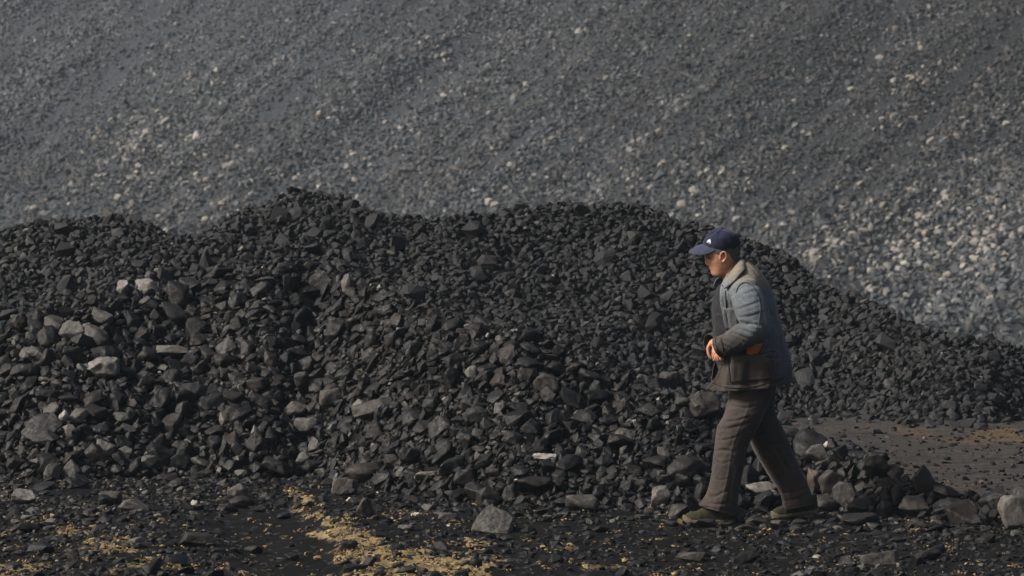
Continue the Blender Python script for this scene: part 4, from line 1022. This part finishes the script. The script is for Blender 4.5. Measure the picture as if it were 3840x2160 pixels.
d = d + .010 * np.sin(At * 7 + 2 * vt) * sstep(.45, .05, vt)            # skirt of the jacket hangs in soft flutes
hemline = np.exp(-((vt - .045) / .006) ** 2); d = d - .004 * hemline + .003 * sstep(.04, .02, vt)
ed = np.minimum(At - a0[:, None], 2 * np.pi - a0[:, None] - At); d = d + .004 * sstep(.12, .04, ed) - .004 * np.exp(-((ed - .13) / .02) ** 2)
T = T + nT * (d + .006)[..., None]
T = creases(T, [(9, 8, [(2880, 1150), (2905, 1210), (2925, 1290)]), (8, 8, [(2870, 1250), (2900, 1320), (2915, 1420)]), (9, 9, [(2770, 1345), (2764, 1395), (2768, 1440)]), (8, 8, [(2812, 1350), (2806, 1400), (2812, 1450)]), (7, 7, [(2890, 1360), (2880, 1400), (2870, 1450)]),
                (7, 6, [(2850, 1330), (2890, 1345), (2930, 1340)]), (4, 3, [(2672, 1440), (2740, 1456), (2830, 1452), (2950, 1414)]), (5, 4, [(2712, 1370), (2690, 1410), (2678, 1445)]), (7, 6, [(2735, 1345), (2722, 1390), (2716, 1440)]),
                (6, 6, [(2725, 1100), (2730, 1150), (2728, 1230)]), (4, 4, [(2775, 1040), (2762, 1075), (2752, 1130)]), (5, 6, [(2850, 1040), (2875, 1090), (2892, 1150)])], False)
T[0] += 0; jacket = thick(child('jacket', ring_mesh('jacket', T, wrap=False), M_JACKET, label='faded blue-grey work jacket, soiled brown towards the hem'), .005)
nT = ring_normals(T, False); TPX, TPY = project(T.reshape(-1, 3)); nearside = (nT.reshape(-1, 3)[:, 1] < -.05)
TF = T.reshape(-1, 3); NF = nT.reshape(-1, 3)
def on_trunk(px, py, off):
    dd = (TPX - px) ** 2 + (TPY - py) ** 2 + np.where(nearside, 0, 1e9); k = np.argsort(dd)[:6]; w = 1 / (dd[k] + 1.0); w /= w.sum()
    return (TF[k] * w[:, None]).sum(0) + (NF[k] * w[:, None]).sum(0) * off
def pocket(x0, x1, y0, y1, name, slant=0, gape=False):
    nx, ny = 18, 18; P = np.zeros((ny, nx, 3))
    for j in range(ny):
        for i in range(nx):
            fx, fy = i / (nx - 1), j / (ny - 1); b = .007 if 0 < i < nx - 1 and 0 < j < ny - 1 else .002
            P[j, i] = on_trunk(x0 + (x1 - x0) * fx, y0 + (y1 - y0) * fy + slant * fx, b + (.026 * (1 - fy) ** 1.5 if 0 < i < nx - 1 and gape else 0))
    thick(child(name, ring_mesh(name, P, wrap=False), M_JACKET, jacket), .004)
pocket(2738, 2893, 1336, 1438, 'hip_pocket', -14, True); pocket(2712, 2768, 1154, 1236, 'breast_pocket', 2)
M_SEAM = cloth_mat('dark_seam', lambda t, p: t.mix(t.noise(p, 40, 3), (.012, .011, .010), (.030, .028, .025)), .95)
M_SEAM2 = cloth_mat('faded_seam', lambda t, p: t.mix(t.noise(p, 40, 3), (.052, .062, .070), (.085, .098, .108)), .95)
def seam(pts, f, parent, r=.0024, mt=None):
    q = cr(np.array(pts, float), 26); v_, fl = poly_tube([f(a, b, .004) for a, b in q], [r] * 26, 6, 52); child('seam', mesh_np('seam', v_, fl, True), mt or M_SEAM, parent)
seam([(2672, 1440), (2740, 1454), (2830, 1449), (2945, 1412)], on_trunk, jacket)
seam([(2722, 1090), (2724, 1150), (2733, 1230), (2738, 1300)], on_trunk, jacket, .002)
seam([(2738, 1336), (2800, 1330), (2892, 1322)], lambda a, b, o: on_trunk(a, b, .030), jacket, .002)
seam([(2738, 1330), (2736, 1385), (2740, 1434)], lambda a, b, o: on_trunk(a, b, .008), jacket, .002)
seam([(2892, 1318), (2890, 1370), (2886, 1420)], lambda a, b, o: on_trunk(a, b, .008), jacket, .002)
# inner jacket
inn = np.array(tor)[1:].copy(); cxm = (inn[:, 0] + inn[:, 2]) / 2; hw = (inn[:, 2] - inn[:, 0]) / 2
inn[:, 0] = inn[:, 0] + np.array([22, 6, 1, 0, 4, 6, 8]); inn[:, 2] -= 18; inn[:, 5] -= .022
inn[-1] = (2716, 1040, 2790, 1000, 24.01, .085)
PI_ = lr_rings([tuple(q) for q in inn], 70, A96, .9); PI_ = folds(PI_, .010, 9, 1.5, 55)
child('inner_jacket', ring_mesh('inner_jacket', PI_), M_INNER, label='black padded jacket showing in the open front')
# collar: strip from the far tip round the nape to the near tip
top = np.array([at(*q) for q in [(2697, 1044, 24.10), (2716, 1022, 24.105), (2748, 990, 24.085), (2774, 971, 24.02), (2770, 982, 23.945), (2750, 1008, 23.905), (2728, 1040, 23.885), (2706, 1072, 23.875)]])
bot = np.array([at(*q) for q in [(2675, 1074, 24.13), (2703, 1056, 24.17), (2752, 1020, 24.17), (2800, 998, 24.03), (2796, 1010, 23.872), (2776, 1030, 23.822), (2753, 1056, 23.805), (2717, 1084, 23.825)]])
tp, bt = cr(top, 60), cr(bot, 60); CL = np.zeros((10, 60, 3))
for j in range(10):
    s = j / 9; CL[j] = tp * (1 - s) + bt * s
    CL[j, :, 2] += .014 * math.sin(s * math.pi); CL[j, :, 1] += np.sign(tp[:, 1] - 24.01) * .006 * math.sin(s * math.pi)
thick(child('collar', ring_mesh('collar', CL, wrap=False), M_JACKET, jacket), .006)
# sleeves
near_sl = [(2778, 1046, 23.93, .060, .05), (2786, 1074, 23.865, .080, .068), (2802, 1112, 23.81, .088, .078), (2817, 1155, 23.785, .090, .080), (2829, 1192, 23.775, .085, .078), (2836, 1220, 23.765, .072, .072),
           (2818, 1243, 23.765, .066, .068), (2782, 1263, 23.785, .070, .065), (2742, 1284, 23.81, .063, .058), (2712, 1296, 23.835, .056, .052), (2692, 1304, 23.85, .052, .048)]
far_sl = [(2780, 1050, 24.12, .060, .05), (2790, 1080, 24.19, .075, .065), (2800, 1150, 24.25, .080, .075), (2800, 1215, 24.28, .076, .07), (2780, 1250, 24.28, .072, .066), (2735, 1272, 24.23, .062, .056), (2690, 1281, 24.165, .054, .050), (2663, 1289, 24.125, .049, .046)]
for K, sd in ((near_sl, 6), (far_sl, 16)):
    P = path_rings(K, 170, 110); v = np.linspace(0, 1, 170)[:, None]; A = np.linspace(0, 2 * np.pi, 110, endpoint=False)[None]
    win = .45 + 1.0 * np.exp(-((v - .56) / .12) ** 2) + .5 * np.exp(-((v - .85) / .1) ** 2)
    P = folds(P, .005, 5, .8, sd, 1.0); P = folds(P, .005, 20, .9, sd + 3, .12 + 1.0 * np.exp(-((v - .60) / .10) ** 2) + .45 * np.exp(-((v - .86) / .08) ** 2))
    if sd == 6: P = creases(P, [(11, 6, [(2754, 1236), (2785, 1238), (2830, 1256)]), (10, 5, [(2748, 1250), (2778, 1258), (2812, 1274)]), (8, 5, [(2738, 1260), (2760, 1268), (2784, 1286)]), (9, 6, [(2766, 1205), (2800, 1212), (2850, 1222)]),
                                (7, 6, [(2768, 1190), (2810, 1186), (2862, 1170)]), (6, 6, [(2762, 1160), (2800, 1150), (2850, 1130)]), (6, 5, [(2700, 1290), (2730, 1300), (2760, 1316)]), (6, 5, [(2712, 1272), (2728, 1282), (2748, 1300)]),
                                (6, 5, [(2770, 1110), (2800, 1100), (2835, 1090)]), (3.5, 3, [(2846, 1095), (2858, 1150), (2850, 1225)]), (7, 6, [(2856, 1170), (2864, 1205), (2868, 1245)])])
    P = P + ring_normals(P) * (.004 * np.exp(-((v - .15) / .012) ** 2) - .004 * np.exp(-((v - .185) / .012) ** 2) - .004 * np.exp(-((v - .93) / .008) ** 2) + .003 * sstep(.93, .95, v))[..., None] * np.ones_like(A)[..., None]
    sl_o = thick(child('sleeve', ring_mesh('sleeve', P), M_JACKET, jacket), .005)
    if sd == 6:
        SPX, SPY = project(P.reshape(-1, 3)); SF = P.reshape(-1, 3); SN = ring_normals(P).reshape(-1, 3); sok = SN[:, 1] < 0
        def on_sleeve(px, py, o):
            dd = (SPX - px) ** 2 + (SPY - py) ** 2 + np.where(sok, 0, 1e9); k = np.argsort(dd)[:5]; w = 1 / (dd[k] + 1.0); w /= w.sum()
            return (SF[k] * w[:, None]).sum(0) + (SN[k] * w[:, None]).sum(0) * o
        seam([(2762, 1100), (2768, 1078), (2785, 1062), (2808, 1064), (2826, 1080), (2838, 1110)], on_sleeve, jacket, .0013, M_SEAM2)
        seam([(2838, 1095), (2850, 1150), (2846, 1215)], on_sleeve, jacket, .0009, M_SEAM2)
        seam([(2704, 1268), (2710, 1290), (2714, 1318)], on_sleeve, jacket, .002)

# ---- cap
crown = [(2639, 917, 2765, 941, 24.0, .080), (2636, 909, 2769, 926, 24.0, .084), (2641, 896, 2772, 906, 24.0, .085), (2653, 880, 2768, 886, 24.0, .078), (2672, 866, 2753, 871, 24.0, .060), (2690, 858, 2734, 862, 24.0, .034), (2707, 855, 2718, 857, 24.0, .008)]
NC = 70
def crown_rings(A, wr=True):
    P = lr_rings(crown, NC, A, .95); v = np.linspace(0, 1, NC)[:, None]; A = np.broadcast_to(A, P.shape[:2])
    P[..., 2] -= .013 * np.abs(np.sin(A)) * sstep(.35, 0, v)
    if wr:
        n = ring_normals(P)
        seam = sum(np.exp(-((np.mod(A - R(q) + np.pi, 2 * np.pi) - np.pi) / .035) ** 2) for q in (0, 60, 120, 180, 240, 300))
        dd = .007 * fbm(np.cos(A) * 2.1, np.sin(A) * 2.1, v * 3.0, 3, 91) * sstep(0, .2, v) - .0016 * seam * sstep(.97, .6, v)
        dd = dd - .009 * np.exp(-((A - .55) / .16) ** 2 - ((v - .58) / .14) ** 2) + .007 * np.exp(-((A - .95) / .2) ** 2 - ((v - .62) / .16) ** 2)   # crease over the logo
        dd = dd + .010 * np.exp(-((A - 2.75) / .4) ** 2 - ((v - .30) / .10) ** 2) - .006 * np.exp(-((A - 2.9) / .5) ** 2 - ((v - .12) / .07) ** 2)    # back strap bulge
        P = P + n * dd[..., None]
    return P
CP = crown_rings(A96)
cap = thick(child('cap', ring_mesh('cap', CP, cap1=True), M_CAP, label='navy baseball cap with a small white logo'), .003)
s = np.linspace(-1, 1, 60); Ab_ = s * R(74)
base = crown_rings(np.mod(Ab_, 2 * np.pi), False)[2]
l = np.clip(1 - np.abs(s) ** 2.4, 0, 1) ** .62
VS = np.zeros((16, 60, 3))
for j in range(16):
    q = j / 15
    VS[j] = base + np.array([.004, 0, .001])
    VS[j, :, 0] += -.086 * l * q
    VS[j, :, 1] += np.sign(-s) * 0
    VS[j, :, 2] += -.044 * l * q + .010 * np.sin(q * math.pi) * (1 - s ** 2) - .034 * q * l * s ** 2
thick(child('visor', ring_mesh('visor', VS, wrap=False), M_VISOR, cap), .004)
bt_c = at(2712, 857, 24.0); v, f = ICO[3]
child('cap_button', mesh_np('cap_button', v * np.array([.008, .008, .004]) + bt_c, f, True), M_CAP, cap)
# white print on the cap: three slanted bars over a short word, laid on the crown
CPX, CPY = project(CP.reshape(-1, 3)); CF = CP.reshape(-1, 3); CN = ring_normals(CP).reshape(-1, 3); cn = CN[:, 1] < 0
def on_cap(px, py, off=.0035):
    dd = (CPX - px) ** 2 + (CPY - py) ** 2 + np.where(cn, 0, 1e9); k = np.argsort(dd)[:5]; w = 1 / (dd[k] + .3); w /= w.sum()
    return (CF[k] * w[:, None]).sum(0) + (CN[k] * w[:, None]).sum(0) * off
lv = []; lf = []
def bar(q):
    k = len(lv); lv.extend(on_cap(*p) for p in q); lf.append([k, k + 1, k + 2, k + 3])
bar([(2651.5, 904.5), (2654.8, 902.3), (2658.2, 907.8), (2655.0, 906.6)])
bar([(2655.6, 901.0), (2659.3, 898.8), (2662.6, 909.2), (2659.2, 908.2)])
bar([(2660.2, 898.2), (2664.6, 896.6), (2666.4, 910.6), (2663.4, 909.6)])
fc = bpy.data.curves.new('word', 'FONT'); fc.body = 'adidas'; fc.size = 1.0; fo = bpy.data.objects.new('word', fc); COL.objects.link(fo)
dg = bpy.context.evaluated_depsgraph_get(); wm = bpy.data.meshes.new_from_object(fo.evaluated_get(dg)); bpy.data.objects.remove(fo)
wv = np.array([q.co[:2] for q in wm.vertices]); wv[:, 0] /= wv[:, 0].max()
k0 = len(lv)
for a, b in wv: lv.append(on_cap(2650 + 16.2 * a, 908.8 + 6.0 * a - 5.6 * b))
wf = [[k0 + i for i in p.vertices] for p in wm.polygons]
lm = bpy.data.meshes.new('logo'); lm.from_pydata([tuple(q) for q in lv], [], lf + wf); lm.update()
child('logo', lm, M_WHITE, cap, label='small white logo of three slanted bars over a word')

# ---- shoes
def shoe(toe, heel, lift_h, label, Y, yaw=0.0):
    a = at(toe[0], toe[1], Y); b = at(heel[0], heel[1], Y); ax = b - a; L = np.linalg.norm(ax); ax /= L
    side = np.array([0, -1, 0]); upz = np.cross(side, ax); upz = upz if upz[2] > 0 else -upz
    ns, nu = 40, 48; s = np.linspace(0, 1, ns); A = np.linspace(0, 2 * np.pi, nu, endpoint=False)
    w = np.interp(s, [0, .04, .12, .3, .5, .7, .9, .97, 1], [.012, .026, .039, .047, .041, .036, .036, .028, .012])
    h = np.interp(s, [0, .04, .12, .3, .45, .6, .8, 1], [.034, .046, .056, .068, .088, .105, .112, .100])
    P = np.zeros((ns, nu, 3)); Q = np.zeros((ns, nu, 3))
    for i in range(ns):
        ca, sa = np.cos(A), np.sin(A); e = .75
        yy = np.sign(ca) * np.abs(ca) ** e * w[i]; zz = np.where(sa > 0, np.abs(sa) ** .8 * (h[i] - .018) + .018, .018 - .01 * np.abs(sa))
        P[i] = a + ax * (s[i] * L) + side * yy[:, None] + upz * zz[:, None]
        tz = .022 + .020 * math.exp(-(s[i] / .13) ** 2) + .006 * s[i]
        yy2 = np.sign(ca) * np.abs(ca) ** .6 * (w[i] + .003); zz2 = np.where(sa > 0, tz * np.abs(sa) ** .35, -.002 * np.abs(sa)) 
        Q[i] = a + ax * ((s[i] * 1.03 - .015) * L) + side * yy2[:, None] + upz * zz2[:, None]
    P = folds(P, .003, 9, 1.5, 14)
    sh = child('shoe', ring_mesh('shoe', P, cap0=True, cap1=True), M_SHOE, label=label)
    child('sole', ring_mesh('sole', Q, cap0=True, cap1=True), M_SOLE, sh)
    for i in range(4):
        q = .36 + .055 * i; z = np.interp(q, s, h) - .002; c = a + ax * q * L + upz * z
        v_, fl = poly_tube([c + side * .024 - upz * .008, c + side * .008 + upz * .003, c - side * .008 + upz * .003, c - side * .024 - upz * .008], [.0028] * 4, 6)
        child('lace', mesh_np('lace', v_, fl, True), M_SOLE, sh)
shoe((2563, 1959), (2752, 1962), 0, 'olive canvas front shoe with a dusty beige toe cap and sole', 23.90)
shoe((2897, 1944), (3070, 1922), 0, 'brownish rear shoe half hidden by coal', 24.14)

# ---- glove stuck in the pocket
gl = [on_trunk(2818, 1346, .004), on_trunk(2820, 1334, .012), on_trunk(2826, 1312, .030), on_trunk(2831, 1290, .040)]
q = np.array(gl); ngl = 40; cc = cr(q, 26); rx = np.interp(np.linspace(0, 1, 26), [0, .35, 1], [.026, .029, .041]); ry = np.interp(np.linspace(0, 1, 26), [0, 1], [.010, .017])
A = np.linspace(0, 2 * np.pi, ngl, endpoint=False)
GP = cc[:, None] + np.stack([np.cos(A)[None] * rx[:, None], np.sin(A)[None] * ry[:, None], .06 * np.cos(A)[None] * rx[:, None]], -1)
GP = folds(GP, .004, 6, 1.5, 33)
glove = link('work_glove', ring_mesh('work_glove', GP, cap0=True), M_GLOVE, label='orange work glove sticking out of the jacket pocket of the man', category='glove'); thick(glove, .003)
rim = GP[-1]; v_, fl = [], []
rp = np.concatenate([rim, rim[:1]]); tv_ = poly_tube(rp, [.0036] * len(rp), 6, 90); child('glove_hem', mesh_np('glove_hem', tv_[0], tv_[1], True), M_GLOVE_RIM, glove)

# ------------------------------------------------------------------ dusty air
def haze():
    x0, x1, y0, y1, z0, z1 = -330, 330, -70, 390, -7.8, 22.0
    v = [(x, y, z) for z in (z0, z1) for y in (y0, y1) for x in (x0, x1)]
    me = mesh_np('haze', np.array(v), np.array([[0, 2, 3, 1], [4, 5, 7, 6], [0, 1, 5, 4], [2, 6, 7, 3], [0, 4, 6, 2], [1, 3, 7, 5]]))
    m = bpy.data.materials.new('dusty_air'); m.use_nodes = True; nt = m.node_tree; nt.nodes.clear()
    out = nt.nodes.new('ShaderNodeOutputMaterial'); pv = nt.nodes.new('ShaderNodeVolumePrincipled')
    pv.inputs['Color'].default_value = (.70, .86, 1.0, 1); pv.inputs['Density'].default_value = .00045; pv.inputs['Anisotropy'].default_value = .0
    nt.links.new(pv.outputs[0], out.inputs['Volume'])
    link('haze', me, m, kind='stuff', label='thin bluish dust haze in the air over the yard')
haze()
